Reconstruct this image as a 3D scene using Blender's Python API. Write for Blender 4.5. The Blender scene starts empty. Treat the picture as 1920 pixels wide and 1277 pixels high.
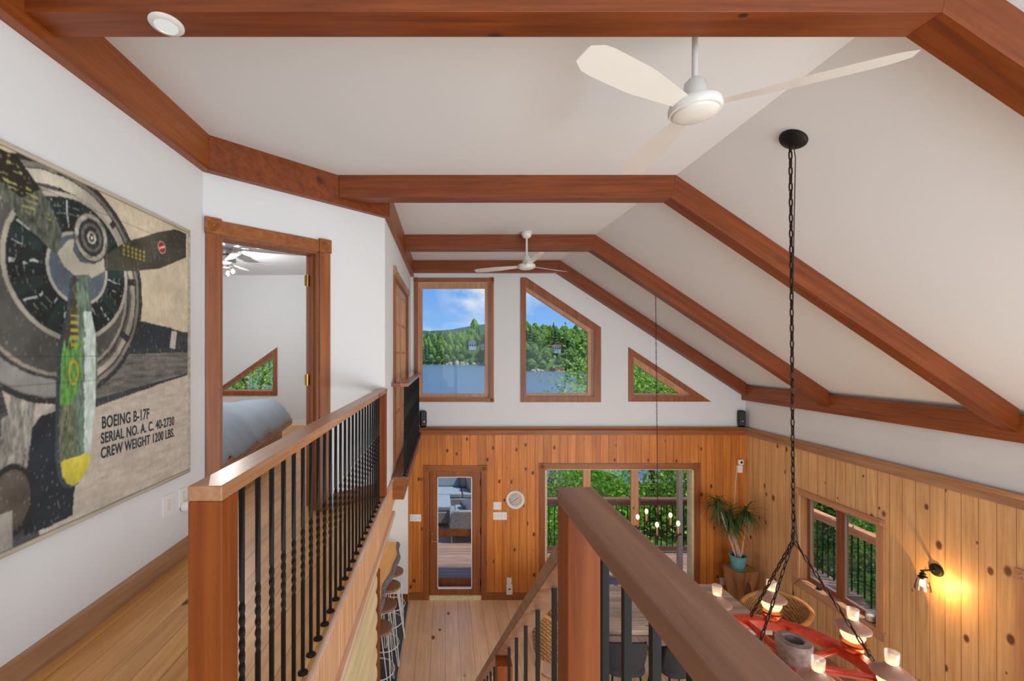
import bpy, math, random
import numpy as np
from mathutils import Vector, Matrix, noise as mnoise

S = bpy.context.scene
COL = S.collection
random.seed(7)
rng = np.random.default_rng(7)
Z0 = 4.03                      # eye height above the lower floor
F = 815.0                      # focal length in pixels of the 1920 frame
VX, VY = 835.0, 664.0          # principal point

def P(px, py, Y):
    return Vector(((px-VX)/F*Y, Y, Z0-(py-VY)/F*Y))

# ------------------------------------------------------------------ camera
cam = bpy.data.objects.new('camera', bpy.data.cameras.new('camera'))
COL.objects.link(cam)
cam.location = (0, 0, Z0)
cam.rotation_euler = (math.radians(90), 0, 0)
cam.data.sensor_width = 36
cam.data.lens = F/1920*36
cam.data.shift_x = (960-VX)/1920
cam.data.shift_y = (VY-638.5)/1920
cam.data.clip_start = 0.02
cam.data.clip_end = 5000
S.camera = cam

# ------------------------------------------------------------------ view
S.view_settings.view_transform = 'Standard'
S.view_settings.look = 'None'
S.view_settings.exposure = 0.0
S.view_settings.gamma = 1.0
S.view_settings.use_curve_mapping = False

# ------------------------------------------------------------------ world
W = bpy.data.worlds.new('world'); S.world = W; W.use_nodes = True
nt = W.node_tree; nt.nodes.clear()
def N(tree, typ, **kw):
    n = tree.nodes.new(typ)
    for k, v in kw.items():
        setattr(n, k, v)
    return n
wo = N(nt, 'ShaderNodeOutputWorld'); bg = N(nt, 'ShaderNodeBackground')
tc = N(nt, 'ShaderNodeTexCoord')
mp = N(nt, 'ShaderNodeMapping'); mp.inputs['Scale'].default_value = (1, 1, 1.9)
mp.inputs['Location'].default_value = (0.06, 0.4, 0.03)
nz = N(nt, 'ShaderNodeTexNoise'); nz.inputs['Scale'].default_value = 4.2; nz.inputs['Detail'].default_value = 7
nz.inputs['Roughness'].default_value = 0.5
cr = N(nt, 'ShaderNodeValToRGB'); cr.color_ramp.elements[0].position = 0.47; cr.color_ramp.elements[1].position = 0.66
sx = N(nt, 'ShaderNodeSeparateXYZ'); gr = N(nt, 'ShaderNodeValToRGB')
gr.color_ramp.elements[0].position = 0.0; gr.color_ramp.elements[0].color = (0.30, 0.56, 0.95, 1)
gr.color_ramp.elements[1].position = 0.30; gr.color_ramp.elements[1].color = (0.07, 0.25, 0.80, 1)
mx = N(nt, 'ShaderNodeMixRGB'); mx.inputs[2].default_value = (0.80, 0.86, 0.96, 1)
L = nt.links.new
L(tc.outputs['Generated'], mp.inputs[0]); L(mp.outputs[0], nz.inputs['Vector']); L(nz.outputs[0], cr.inputs[0])
L(tc.outputs['Generated'], sx.inputs[0]); L(sx.outputs[2], gr.inputs[0])
vd_ = N(nt, 'ShaderNodeVectorMath', operation='DISTANCE'); vd_.inputs[1].default_value = (0.075, 0.985, 0.145); L(tc.outputs['Generated'], vd_.inputs[0])
mr_ = N(nt, 'ShaderNodeMapRange'); mr_.inputs[1].default_value = 0.10; mr_.inputs[2].default_value = 0.0; mr_.inputs[3].default_value = 0.0; mr_.inputs[4].default_value = 0.75; L(vd_.outputs['Value'], mr_.inputs[0])
nz2 = N(nt, 'ShaderNodeTexNoise'); nz2.inputs['Scale'].default_value = 16; nz2.inputs['Detail'].default_value = 6; L(mp.outputs[0], nz2.inputs['Vector'])
ad_ = N(nt, 'ShaderNodeMath', operation='MULTIPLY'); L(mr_.outputs[0], ad_.inputs[0])
nr_ = N(nt, 'ShaderNodeMapRange'); nr_.inputs[1].default_value = 0.35; nr_.inputs[2].default_value = 0.62; nr_.inputs[4].default_value = 1.7; L(nz2.outputs[0], nr_.inputs[0]); L(nr_.outputs[0], ad_.inputs[1])
ac_ = N(nt, 'ShaderNodeMath', operation='MAXIMUM', use_clamp=True); L(ad_.outputs[0], ac_.inputs[0]); L(cr.outputs[0], ac_.inputs[1])
L(gr.outputs[0], mx.inputs[1]); L(ac_.outputs[0], mx.inputs[0]); L(mx.outputs[0], bg.inputs[0]); L(bg.outputs[0], wo.inputs[0])
bg.inputs[1].default_value = 1.0

# ------------------------------------------------------------------ sun, and unseen area lights added to brighten the rooms
sd = bpy.data.lights.new('sun', 'SUN'); sd.energy = 4.2; sd.angle = 0.03; sd.color = (1.0, 0.95, 0.86)
sun = bpy.data.objects.new('sun', sd); COL.objects.link(sun)
sun.rotation_euler = Vector((-0.46, 0.16, -0.87)).to_track_quat('-Z', 'Y').to_euler()
def area(name, loc, target, sx_, sy_, e, color=(1, 1, 1)):
    a = bpy.data.lights.new(name, 'AREA'); a.shape = 'RECTANGLE'; a.size = sx_; a.size_y = sy_; a.energy = e; a.color = color
    o = bpy.data.objects.new(name, a); COL.objects.link(o); o.location = loc
    o.rotation_euler = (Vector(target)-Vector(loc)).to_track_quat('-Z', 'Y').to_euler()
    return o
area('back_fill_light', (2.3, -2.85, 3.3), (2.0, 5, 3.0), 4.8, 4.0, 205, (0.90, 0.96, 1.0))  # added fill light behind the camera, in a made-up opening
area('hall_fill_light', (-0.9, -2.85, 3.9), (-0.9, 5, 3.9), 1.3, 2.0, 5, (0.84, 0.94, 1.0))  # added fill light for the loft hall, out of view
area('side_fill_light', (4.86, 0.2, 1.7), (-1, 2.2, 3.2), 4.0, 2.6, 205, (0.93, 0.97, 1.0))  # added fill from the right, through a made-up wall opening
area('kitchen_warm_fill', (-5.0, 5.3, 1.3), (0, 5.6, 1.0), 2.6, 1.8, 95, (1.0, 0.84, 0.62))  # added warm light for the counter, stands for an unseen lamp

# ------------------------------------------------------------------ materials
MATS = {}
def srgb(r, g, b):
    f = lambda c: (c/255/12.92) if c/255 <= 0.04045 else ((c/255+0.055)/1.055)**2.4
    return (f(r), f(g), f(b), 1)
def mat(name, col, rough=0.5, metal=0.0, emis=None, estr=0.0, noise=0.0, nscale=8.0, bump=0.0, bscale=60.0, coat=0.0, spec=0.5):
    m = bpy.data.materials.new(name); m.use_nodes = True; t = m.node_tree; b = t.nodes['Principled BSDF']
    b.inputs['Roughness'].default_value = rough; b.inputs['Metallic'].default_value = metal
    b.inputs['Specular IOR Level'].default_value = spec
    b.inputs['Coat Weight'].default_value = coat
    c = N(t, 'ShaderNodeTexCoord')
    if noise > 0:
        n = N(t, 'ShaderNodeTexNoise'); n.inputs['Scale'].default_value = nscale; n.inputs['Detail'].default_value = 5
        t.links.new(c.outputs['Object'], n.inputs['Vector'])
        r = N(t, 'ShaderNodeValToRGB')
        r.color_ramp.elements[0].position = 0.3; r.color_ramp.elements[1].position = 0.7
        r.color_ramp.elements[0].color = (col[0]*(1-noise), col[1]*(1-noise), col[2]*(1-noise), 1)
        r.color_ramp.elements[1].color = (min(1, col[0]*(1+noise)), min(1, col[1]*(1+noise)), min(1, col[2]*(1+noise)), 1)
        t.links.new(n.outputs[0], r.inputs[0]); t.links.new(r.outputs[0], b.inputs['Base Color'])
    else:
        b.inputs['Base Color'].default_value = col
    if bump > 0:
        n = N(t, 'ShaderNodeTexNoise'); n.inputs['Scale'].default_value = bscale; n.inputs['Detail'].default_value = 4
        t.links.new(c.outputs['Object'], n.inputs['Vector'])
        bp = N(t, 'ShaderNodeBump'); bp.inputs['Strength'].default_value = bump; bp.inputs['Distance'].default_value = 0.01
        t.links.new(n.outputs[0], bp.inputs['Height']); t.links.new(bp.outputs[0], b.inputs['Normal'])
    if emis:
        b.inputs['Emission Color'].default_value = emis; b.inputs['Emission Strength'].default_value = estr
    MATS[name] = m
    return m

def wood(name, ca, cb, cdark, along='Z', across=None, width=0.134, kscale=3.0, kden=0.35, ksize=0.05, rough=0.4,
         vary=0.22, gap=0.022, coat=0.0, grain=26.0, spec=0.5, bump=0.15):
    """procedural timber: grain along one axis, random knots, optional boards across another axis"""
    m = bpy.data.materials.new(name); m.use_nodes = True; t = m.node_tree; b = t.nodes['Principled BSDF']
    b.inputs['Roughness'].default_value = rough; b.inputs['Coat Weight'].default_value = coat
    b.inputs['Specular IOR Level'].default_value = spec
    l = t.links.new
    def M(op, a, bb=None, c=None):
        n = N(t, 'ShaderNodeMath', operation=op)
        for i, v in enumerate((a, bb, c)):
            if v is None: continue
            if isinstance(v, (int, float)): n.inputs[i].default_value = v
            else: l(v, n.inputs[i])
        return n.outputs[0]
    c = N(t, 'ShaderNodeTexCoord'); s = N(t, 'ShaderNodeSeparateXYZ'); l(c.outputs['Object'], s.inputs[0])
    ax = {'X': s.outputs[0], 'Y': s.outputs[1], 'Z': s.outputs[2]}
    if across:
        u = M('DIVIDE', ax[across], width); idx = M('FLOOR', u); fr = M('FRACT', u)
        wn = N(t, 'ShaderNodeTexWhiteNoise', noise_dimensions='1D'); l(idx, wn.inputs['W']); rnd = wn.outputs['Value']
        shift = M('MULTIPLY', rnd, 37.0)
    else:
        rnd = None; shift = None
    comp = []
    for k in 'XYZ':
        v = ax[k]
        if k == along:
            if shift is not None: v = M('ADD', v, shift)
        comp.append(v)
    # grain
    cg = N(t, 'ShaderNodeCombineXYZ')
    for i, k in enumerate('XYZ'):
        l(M('MULTIPLY', comp[i], 0.05 if k == along else 1.0), cg.inputs[i])
    n1 = N(t, 'ShaderNodeTexNoise'); n1.inputs['Scale'].default_value = grain; n1.inputs['Detail'].default_value = 6
    n1.inputs['Roughness'].default_value = 0.6; n1.inputs['Distortion'].default_value = 0.4
    l(cg.outputs[0], n1.inputs['Vector'])
    r = N(t, 'ShaderNodeValToRGB'); r.color_ramp.elements[0].position = 0.32; r.color_ramp.elements[1].position = 0.68
    r.color_ramp.elements[0].color = ca; r.color_ramp.elements[1].color = cb
    l(n1.outputs[0], r.inputs[0]); colr = r.outputs[0]
    # broad tone drift
    n2 = N(t, 'ShaderNodeTexNoise'); n2.inputs['Scale'].default_value = 2.2; n2.inputs['Detail'].default_value = 3
    l(c.outputs['Object'], n2.inputs['Vector'])
    val = M('ADD', M('MULTIPLY', n2.outputs[0], 0.35), 0.83)
    if rnd is not None:
        val = M('MULTIPLY', val, M('ADD', M('MULTIPLY', rnd, vary), 1-vary/2))
    hs = N(t, 'ShaderNodeHueSaturation'); l(colr, hs.inputs['Color']); l(val, hs.inputs['Value']); colr = hs.outputs[0]
    # knots
    ck = N(t, 'ShaderNodeCombineXYZ')
    for i, k in enumerate('XYZ'):
        l(M('MULTIPLY', comp[i], 0.62 if k == along else 1.0), ck.inputs[i])
    vo = N(t, 'ShaderNodeTexVoronoi'); vo.inputs['Scale'].default_value = kscale
    l(ck.outputs[0], vo.inputs['Vector'])
    sc = N(t, 'ShaderNodeSeparateColor'); l(vo.outputs['Color'], sc.inputs[0])
    present = M('LESS_THAN', sc.outputs[0], kden)
    size = M('MULTIPLY', M('ADD', M('MULTIPLY', sc.outputs[1], 0.9), 0.35), ksize*kscale)
    core = M('SUBTRACT', 1.0, M('SMOOTH_MIN', 1.0, M('DIVIDE', vo.outputs['Distance'], size), 0.15))
    core = M('MINIMUM', M('MULTIPLY', M('MAXIMUM', core, 0.0), 2.6), 1.0)
    kn = M('MULTIPLY', core, present)
    m1 = N(t, 'ShaderNodeMixRGB'); l(kn, m1.inputs[0]); l(colr, m1.inputs[1]); m1.inputs[2].default_value = cdark
    colr = m1.outputs[0]
    h = M('MULTIPLY', n1.outputs[0], 0.25)
    if across:
        e = M('MINIMUM', fr, M('SUBTRACT', 1.0, fr))
        g = M('LESS_THAN', e, gap)
        m2 = N(t, 'ShaderNodeMixRGB'); l(M('MULTIPLY', g, 0.75), m2.inputs[0]); l(colr, m2.inputs[1]); m2.inputs[2].default_value = cdark
        colr = m2.outputs[0]
        h = M('SUBTRACT', h, g)
    l(colr, b.inputs['Base Color'])
    bp = N(t, 'ShaderNodeBump'); bp.inputs['Strength'].default_value = bump; bp.inputs['Distance'].default_value = 0.004
    l(h, bp.inputs['Height']); l(bp.outputs[0], b.inputs['Normal'])
    MATS[name] = m
    return m

DK = srgb(62, 26, 10)
# stained spruce of the beams, one grain direction each
BCA, BCB = srgb(116, 54, 12), srgb(154, 82, 28)
mBX = wood('beam_wood_x', srgb(102, 44, 9), srgb(138, 68, 21), DK, 'X', kscale=3.6, kden=0.5, ksize=0.04, rough=0.42)
mBY = wood('beam_wood_y', BCA, BCB, DK, 'Y', kscale=3.6, kden=0.5, ksize=0.04, rough=0.42)
mBZ = wood('post_wood', srgb(112, 50, 10), srgb(146, 76, 24), DK, 'Z', kscale=4, kden=0.45, ksize=0.035, rough=0.55, spec=0.3)
RCA, RCB = srgb(108, 70, 52), srgb(146, 104, 80)
mRY = wood('rail_wood', RCA, RCB, srgb(70, 40, 25), 'Y', kscale=3.5, kden=0.22, ksize=0.04, rough=0.40, grain=30)
mRX = wood('rail_wood_x', RCA, RCB, srgb(70, 40, 25), 'X', kscale=3.5, kden=0.22, ksize=0.04, rough=0.40, grain=30)
mNOSE = wood('pale_moulding_wood', srgb(206, 166, 140), srgb(232, 202, 180), srgb(130, 90, 80), 'Y', kscale=3, kden=0.2, ksize=0.03, rough=0.22, coat=0.5)
mRL = wood('lit_rail_wood', srgb(146, 98, 66), srgb(182, 134, 98), srgb(80, 48, 30), 'Y', kscale=3.5, kden=0.4, ksize=0.045, rough=0.32, grain=30)  # rail wood lightened: strong light from the right put into its colour
mTX = wood('trim_wood_x', srgb(126, 68, 26), srgb(158, 96, 46), DK, 'X', kscale=4, kden=0.12, ksize=0.03, rough=0.42)
mTY = wood('trim_wood_y', srgb(148, 106, 76), srgb(180, 140, 108), DK, 'Y', kscale=4, kden=0.12, ksize=0.03, rough=0.42)
mTZ = wood('casing_wood', srgb(122, 62, 22), srgb(156, 90, 40), DK, 'Z', kscale=4, kden=0.15, ksize=0.03, rough=0.42)
mCW = wood('pale_casing_wood', srgb(176, 122, 82), srgb(202, 150, 108), srgb(104, 66, 56), 'Z', kscale=4, kden=0.2, ksize=0.03, rough=0.45)
mCWY = wood('pale_casing_wood_y', srgb(170, 118, 84), srgb(196, 146, 110), srgb(104, 66, 56), 'Y', kscale=4, kden=0.15, ksize=0.03, rough=0.45)
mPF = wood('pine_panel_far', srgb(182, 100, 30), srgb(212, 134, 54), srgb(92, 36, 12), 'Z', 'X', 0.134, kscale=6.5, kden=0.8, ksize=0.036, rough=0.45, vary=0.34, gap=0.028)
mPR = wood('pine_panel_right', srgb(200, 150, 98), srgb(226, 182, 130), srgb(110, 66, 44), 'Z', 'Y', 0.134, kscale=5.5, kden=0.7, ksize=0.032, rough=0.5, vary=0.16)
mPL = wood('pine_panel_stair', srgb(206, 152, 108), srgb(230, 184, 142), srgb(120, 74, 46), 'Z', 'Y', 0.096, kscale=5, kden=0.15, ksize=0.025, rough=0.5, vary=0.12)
mFL = wood('lower_floor_boards', srgb(232, 186, 140), srgb(248, 214, 174), srgb(120, 72, 48), 'Y', 'X', 0.195, kscale=5.0, kden=0.6, ksize=0.03, rough=0.30, vary=0.16, gap=0.012)
mFU = wood('loft_floor_boards', srgb(196, 136, 72), srgb(222, 168, 104), srgb(84, 46, 24), 'Y', 'X', 0.115, kscale=3.6, kden=0.36, ksize=0.026, rough=0.33, vary=0.16, gap=0.014)
mDK = wood('deck_boards', srgb(128, 98, 88), srgb(166, 136, 122), srgb(60, 42, 38), 'X', 'Y', 0.14, kscale=4, kden=0.2, ksize=0.02, rough=0.7, vary=0.25, gap=0.04)
mTB = wood('table_wood', srgb(150, 128, 108), srgb(206, 188, 166), srgb(74, 54, 42), 'X', 'Y', 0.085, kscale=6, kden=0.3, ksize=0.025, rough=0.5, vary=0.35, gap=0.03)
mSL = wood('log_siding_wood', srgb(206, 186, 140), srgb(230, 214, 172), srgb(130, 96, 60), 'Y', kscale=4, kden=0.2, ksize=0.025, rough=0.5)
mST = wood('stump_wood', srgb(120, 76, 42), srgb(176, 126, 78), srgb(66, 38, 20), 'Z', kscale=3, kden=0.15, ksize=0.04, rough=0.5, grain=12)
mSE = wood('stool_wood', srgb(124, 88, 60), srgb(178, 138, 104), srgb(60, 38, 24), 'Y', kscale=8, kden=0.2, ksize=0.02, rough=0.45)
mLE = wood('live_edge_wood', srgb(238, 146, 24), srgb(252, 196, 70), srgb(120, 70, 20), 'Y', kscale=2, kden=0.1, ksize=0.03, rough=0.25, grain=7, coat=0.4)
mBED = wood('bed_wood', srgb(168, 128, 100), srgb(204, 168, 138), srgb(90, 60, 40), 'Y', kscale=3, kden=0.3, ksize=0.03, rough=0.55)
mWH = mat('white_wall_paint', srgb(222, 224, 226), 0.7, bump=0.05, bscale=180)
mCE = mat('white_ceiling_paint', srgb(222, 226, 230), 0.75, bump=0.04, bscale=140)
mWP = mat('white_plastic', srgb(232, 230, 226), 0.4)
mWG = mat('white_gloss', srgb(226, 226, 222), 0.22, coat=0.3)
mBK = mat('black_iron', srgb(12, 12, 12), 0.55, 0.0, spec=0.3)
mBR = mat('bronze_metal', srgb(52, 34, 24), 0.4, 0.8)
mBP = mat('black_plastic', srgb(20, 20, 22), 0.5, bump=0.2, bscale=400)
mBRASS = mat('brass', srgb(190, 150, 80), 0.3, 1.0)
mNIK = mat('brushed_nickel', srgb(170, 168, 164), 0.35, 1.0)
mCOP = mat('copper', srgb(206, 110, 60), 0.28, 1.0)
mSHD = mat('lamp_shade_metal', srgb(160, 118, 100), 0.42, 0.35)
mRED = wood('red_wheel_wood', srgb(150, 28, 6), srgb(202, 54, 18), srgb(70, 14, 6), 'X', kscale=5, kden=0.1, ksize=0.03, rough=0.3, coat=0.3)
mHUB = mat('old_iron', srgb(140, 122, 116), 0.55, 0.5, noise=0.3, nscale=30)
mTILE = mat('slate_tile', srgb(62, 76, 88), 0.45, noise=0.2, nscale=5)
mDUV = mat('duvet_fabric', srgb(176, 192, 208), 0.85, noise=0.05, nscale=3, bump=0.2, bscale=200)
mGRY = mat('charcoal_fabric', srgb(46, 46, 49), 0.9, noise=0.15, nscale=60, bump=0.3, bscale=300)
mCUS = mat('grey_blue_cushion', srgb(138, 150, 162), 0.9, noise=0.08, nscale=10, bump=0.2, bscale=200)
mPIL = mat('dark_grey_pillow', srgb(78, 80, 90), 0.9, noise=0.1, nscale=20, bump=0.2, bscale=200)
mTEAL = mat('teal_glaze', srgb(98, 158, 160), 0.35, noise=0.08, nscale=6)
mSOIL = mat('soil', srgb(60, 40, 28), 0.95, noise=0.4, nscale=60)
mSTEM = mat('pale_stem', srgb(196, 170, 148), 0.7, noise=0.12, nscale=30)
mLEAFD = mat('dracaena_leaf', srgb(64, 92, 42), 0.45, noise=0.4, nscale=6)
mBARK = mat('bark', srgb(96, 84, 74), 0.9, noise=0.45, nscale=60, bump=0.8, bscale=70)
mROCK = mat('shore_rock', srgb(176, 160, 150), 0.9, noise=0.25, nscale=0.3)
mWAX = mat('white_wax', srgb(240, 236, 226), 0.5)
mCORD = mat('cord', srgb(210, 206, 200), 0.5)
mCORDB = mat('dark_cord', srgb(40, 36, 34), 0.5)
mCASE = mat('white_trim_paint', srgb(236, 232, 228), 0.4)
mSPEC = mat('door_steel', srgb(150, 148, 150), 0.35, 0.5)
def emit(name, col, s):
    m = bpy.data.materials.new(name); m.use_nodes = True; t = m.node_tree; t.nodes.clear()
    o = N(t, 'ShaderNodeOutputMaterial'); e = N(t, 'ShaderNodeEmission'); e.inputs[0].default_value = col; e.inputs[1].default_value = s
    t.links.new(e.outputs[0], o.inputs[0]); MATS[name] = m; return m
mGLOBE = emit('glowing_globe', (1.0, 0.74, 0.42, 1), 1.35)
mBULB = emit('glowing_bulb', (1.0, 0.62, 0.25, 1), 5.0)
mBULBW = emit('white_bulb', (1.0, 0.93, 0.85, 1), 6.0)
mLED = emit('led_panel', (1.0, 0.98, 0.95, 1), 0.72)
def glassmat(name, tint=(1, 1, 1, 1), gl=0.06, rough=0.02):
    m = bpy.data.materials.new(name); m.use_nodes = True; t = m.node_tree; t.nodes.clear()
    o = N(t, 'ShaderNodeOutputMaterial'); tr = N(t, 'ShaderNodeBsdfTransparent'); tr.inputs[0].default_value = tint
    g = N(t, 'ShaderNodeBsdfGlossy'); g.inputs['Roughness'].default_value = rough
    lw = N(t, 'ShaderNodeLayerWeight'); lw.inputs[0].default_value = 0.25
    mm = N(t, 'ShaderNodeMath', operation='MULTIPLY_ADD'); mm.inputs[1].default_value = gl*2.0; mm.inputs[2].default_value = gl*0.3
    t.links.new(lw.outputs['Fresnel'], mm.inputs[0])
    mi = N(t, 'ShaderNodeMixShader'); t.links.new(mm.outputs[0], mi.inputs[0]); t.links.new(tr.outputs[0], mi.inputs[1]); t.links.new(g.outputs[0], mi.inputs[2])
    t.links.new(mi.outputs[0], o.inputs[0]); MATS[name] = m; return m
mGL = glassmat('window_glass', (0.97, 0.985, 0.98, 1), 0.03)
mLG = glassmat('lamp_glass', (0.95, 0.93, 0.9, 1), 0.38, 0.05)

def chimneymat():
    m = bpy.data.materials.new('lamp_chimney_glass'); m.use_nodes = True; t = m.node_tree; t.nodes.clear()
    o = N(t, 'ShaderNodeOutputMaterial'); tr = N(t, 'ShaderNodeBsdfTransparent'); d_ = N(t, 'ShaderNodeBsdfTranslucent'); d_.inputs[0].default_value = (0.95, 0.85, 0.75, 1)
    g = N(t, 'ShaderNodeBsdfGlossy'); g.inputs['Roughness'].default_value = 0.08
    a = N(t, 'ShaderNodeMixShader'); a.inputs[0].default_value = 0.20; b = N(t, 'ShaderNodeMixShader'); b.inputs[0].default_value = 0.15
    t.links.new(tr.outputs[0], a.inputs[1]); t.links.new(d_.outputs[0], a.inputs[2]); t.links.new(a.outputs[0], b.inputs[1]); t.links.new(g.outputs[0], b.inputs[2]); t.links.new(b.outputs[0], o.inputs[0])
    return m
mCHIM = chimneymat()

# ------------------------------------------------------------------ mesh helpers
class MB:
    def __init__(s): s.v = []; s.f = []
    def add(s, vs, fs):
        o = len(s.v); s.v += [tuple(p) for p in vs]; s.f += [tuple(i+o for i in f) for f in fs]; return s
    def box(s, x0, x1, y0, y1, z0, z1):
        vs = [(x, y, z) for z in (z0, z1) for y in (y0, y1) for x in (x0, x1)]
        return s.add(vs, [(0, 2, 3, 1), (4, 5, 7, 6), (0, 1, 5, 4), (2, 6, 7, 3), (0, 4, 6, 2), (1, 3, 7, 5)])
    def obox(s, c, ax, ay, az):
        c = Vector(c); ax, ay, az = Vector(ax), Vector(ay), Vector(az)
        vs = [c+i*ax+j*ay+k*az for k in (-1, 1) for j in (-1, 1) for i in (-1, 1)]
        return s.add(vs, [(0, 2, 3, 1), (4, 5, 7, 6), (0, 1, 5, 4), (2, 6, 7, 3), (0, 4, 6, 2), (1, 3, 7, 5)])
    def bar(s, a, b, w, h, up=(0, 0, 1)):
        a, b = Vector(a), Vector(b); d = (b-a).normalized(); u = Vector(up)
        r = d.cross(u).normalized(); u = r.cross(d).normalized()
        return s.obox((a+b)/2, r*w/2, (b-a)/2, u*h/2)
    def prism(s, poly, axis, a, b):
        n = len(poly)
        def mk(p, t):
            return {'Y': (p[0], t, p[1]), 'X': (t, p[0], p[1]), 'Z': (p[0], p[1], t)}[axis]
        vs = [mk(p, a) for p in poly]+[mk(p, b) for p in poly]
        fs = [tuple(range(n-1, -1, -1)), tuple(range(n, 2*n))]+[(i, (i+1) % n, n+(i+1) % n, n+i) for i in range(n)]
        return s.add(vs, fs)
    def loft(s, rings, closed=True, cap=True):
        n = len(rings[0]); vs = [p for r in rings for p in r]; fs = []
        for k in range(len(rings)-1):
            for i in range(n if closed else n-1):
                j = (i+1) % n
                fs.append((k*n+i, k*n+j, (k+1)*n+j, (k+1)*n+i))
        if cap:
            fs.append(tuple(range(n-1, -1, -1))); fs.append(tuple((len(rings)-1)*n+i for i in range(n)))
        return s.add(vs, fs)
    def tube(s, pts, r, n=8, cap=True, closed=False):
        pts = [Vector(p) for p in pts]; m = len(pts); rings = []; prev = None
        for i, p in enumerate(pts):
            if closed: d = pts[(i+1) % m]-pts[i-1]
            else: d = pts[min(i+1, m-1)]-pts[max(i-1, 0)]
            d.normalize()
            if prev is None:
                ref = Vector((0, 0, 1)) if abs(d.z) < 0.9 else Vector((1, 0, 0))
                u = d.cross(ref).normalized()
            else:
                u = (prev-d*prev.dot(d)).normalized()
            prev = u; w = d.cross(u)
            rr = r[i] if isinstance(r, (list, tuple)) else r
            rings.append([p+u*rr*math.cos(2*math.pi*k/n)+w*rr*math.sin(2*math.pi*k/n) for k in range(n)])
        if closed:
            rings.append(rings[0]); return s.loft(rings, True, False)
        return s.loft(rings, True, cap)
    def lathe(s, prof, c=(0, 0, 0), n=24, axis='Z', sx_=1, sy_=1, a0=0, a1=2*math.pi):
        full = abs(a1-a0-2*math.pi) < 1e-6; m = n if full else n+1; rings = []
        for r, h in prof:
            ring = []
            for k in range(m):
                a = a0+(a1-a0)*k/n; x = r*math.cos(a)*sx_; y = r*math.sin(a)*sy_
                if axis == 'Z': q = (c[0]+x, c[1]+y, c[2]+h)
                elif axis == 'Y': q = (c[0]+x, c[1]+h, c[2]+y)
                else: q = (c[0]+h, c[1]+x, c[2]+y)
                ring.append(q)
            rings.append(ring)
        n0 = len(rings[0]); vs = [p for r in rings for p in r]; fs = []
        for k in range(len(rings)-1):
            for i in range(n0 if full else n0-1):
                j = (i+1) % n0
                fs.append((k*n0+i, k*n0+j, (k+1)*n0+j, (k+1)*n0+i))
        return s.add(vs, fs)
    def ball(s, c, r, n=16, m=10, e1=1.0, e2=1.0):
        rx, ry, rz = r if isinstance(r, (tuple, list)) else (r, r, r)
        pw = lambda v, e: math.copysign(abs(v)**e, v)
        rings = []
        for i in range(m+1):
            a = -math.pi/2+math.pi*i/m; ca, sa = pw(math.cos(a), e1), pw(math.sin(a), e1)
            rings.append([(c[0]+rx*ca*pw(math.cos(2*math.pi*k/n), e2), c[1]+ry*ca*pw(math.sin(2*math.pi*k/n), e2), c[2]+rz*sa) for k in range(n)])
        return s.loft(rings, True, False)

def worldloc(p):
    v = Vector((0, 0, 0))
    while p is not None:
        v += p.location; p = p.parent
    return v
def build(name, mb, m, parent=None, smooth=None, bevel=0, origin=None, seg=2):
    me = bpy.data.meshes.new(name); off = worldloc(parent) if parent else Vector((0, 0, 0))
    if origin is not None: off = Vector(origin)
    me.from_pydata([(v[0]-off.x, v[1]-off.y, v[2]-off.z) for v in mb.v], [], mb.f)
    me.validate()
    me.materials.append(m)
    o = bpy.data.objects.new(name, me); COL.objects.link(o)
    if parent: o.parent = parent
    elif origin is not None: o.location = origin
    if smooth is not None:
        for p in me.polygons: p.use_smooth = True
        me.set_sharp_from_angle(angle=math.radians(smooth))
    if bevel:
        b = o.modifiers.new('bevel', 'BEVEL'); b.width = bevel; b.segments = seg; b.limit_method = 'ANGLE'
    return o
def thing(name, label, cat, loc, group=None, kind=None, rz=0):
    o = bpy.data.objects.new(name, None); COL.objects.link(o); o.location = loc; o.rotation_euler = (0, 0, rz)
    o.empty_display_size = 0.1
    if label: o['label'] = label
    if cat: o['category'] = cat
    if group: o['group'] = group
    if kind: o['kind'] = kind
    return o
def tag(o, label, cat, group=None):
    o['label'] = label; o['category'] = cat
    if group: o['group'] = group
    return o
def struct(name, mb, m, **kw):
    o = build(name, mb, m, **kw); o['kind'] = 'structure'; return o
def structE(name, loc):
    o = thing(name, None, None, loc); o['kind'] = 'structure'; return o
def dup(root, loc, rz=0, label=None, group=None, scale=None):
    r = root.copy(); COL.objects.link(r); r.location = loc; r.rotation_euler = (0, 0, rz)
    if scale: r.scale = scale
    if label: r['label'] = label
    if group: r['group'] = group
    for ch in list(root.children):
        c = ch.copy(); COL.objects.link(c); c.parent = r
        for g in list(ch.children):
            d = g.copy(); COL.objects.link(d); d.parent = c
    return r
def pointlight(name, loc, e, col=(1, 0.75, 0.5), r=0.03, parent=None):
    l_ = bpy.data.lights.new(name, 'POINT'); l_.energy = e; l_.color = col; l_.shadow_soft_size = 0.0
    o = bpy.data.objects.new(name, l_); COL.objects.link(o); o.location = Vector(loc)-(worldloc(parent) if parent else Vector((0, 0, 0)))
    if parent: o.parent = parent
    return o

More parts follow.
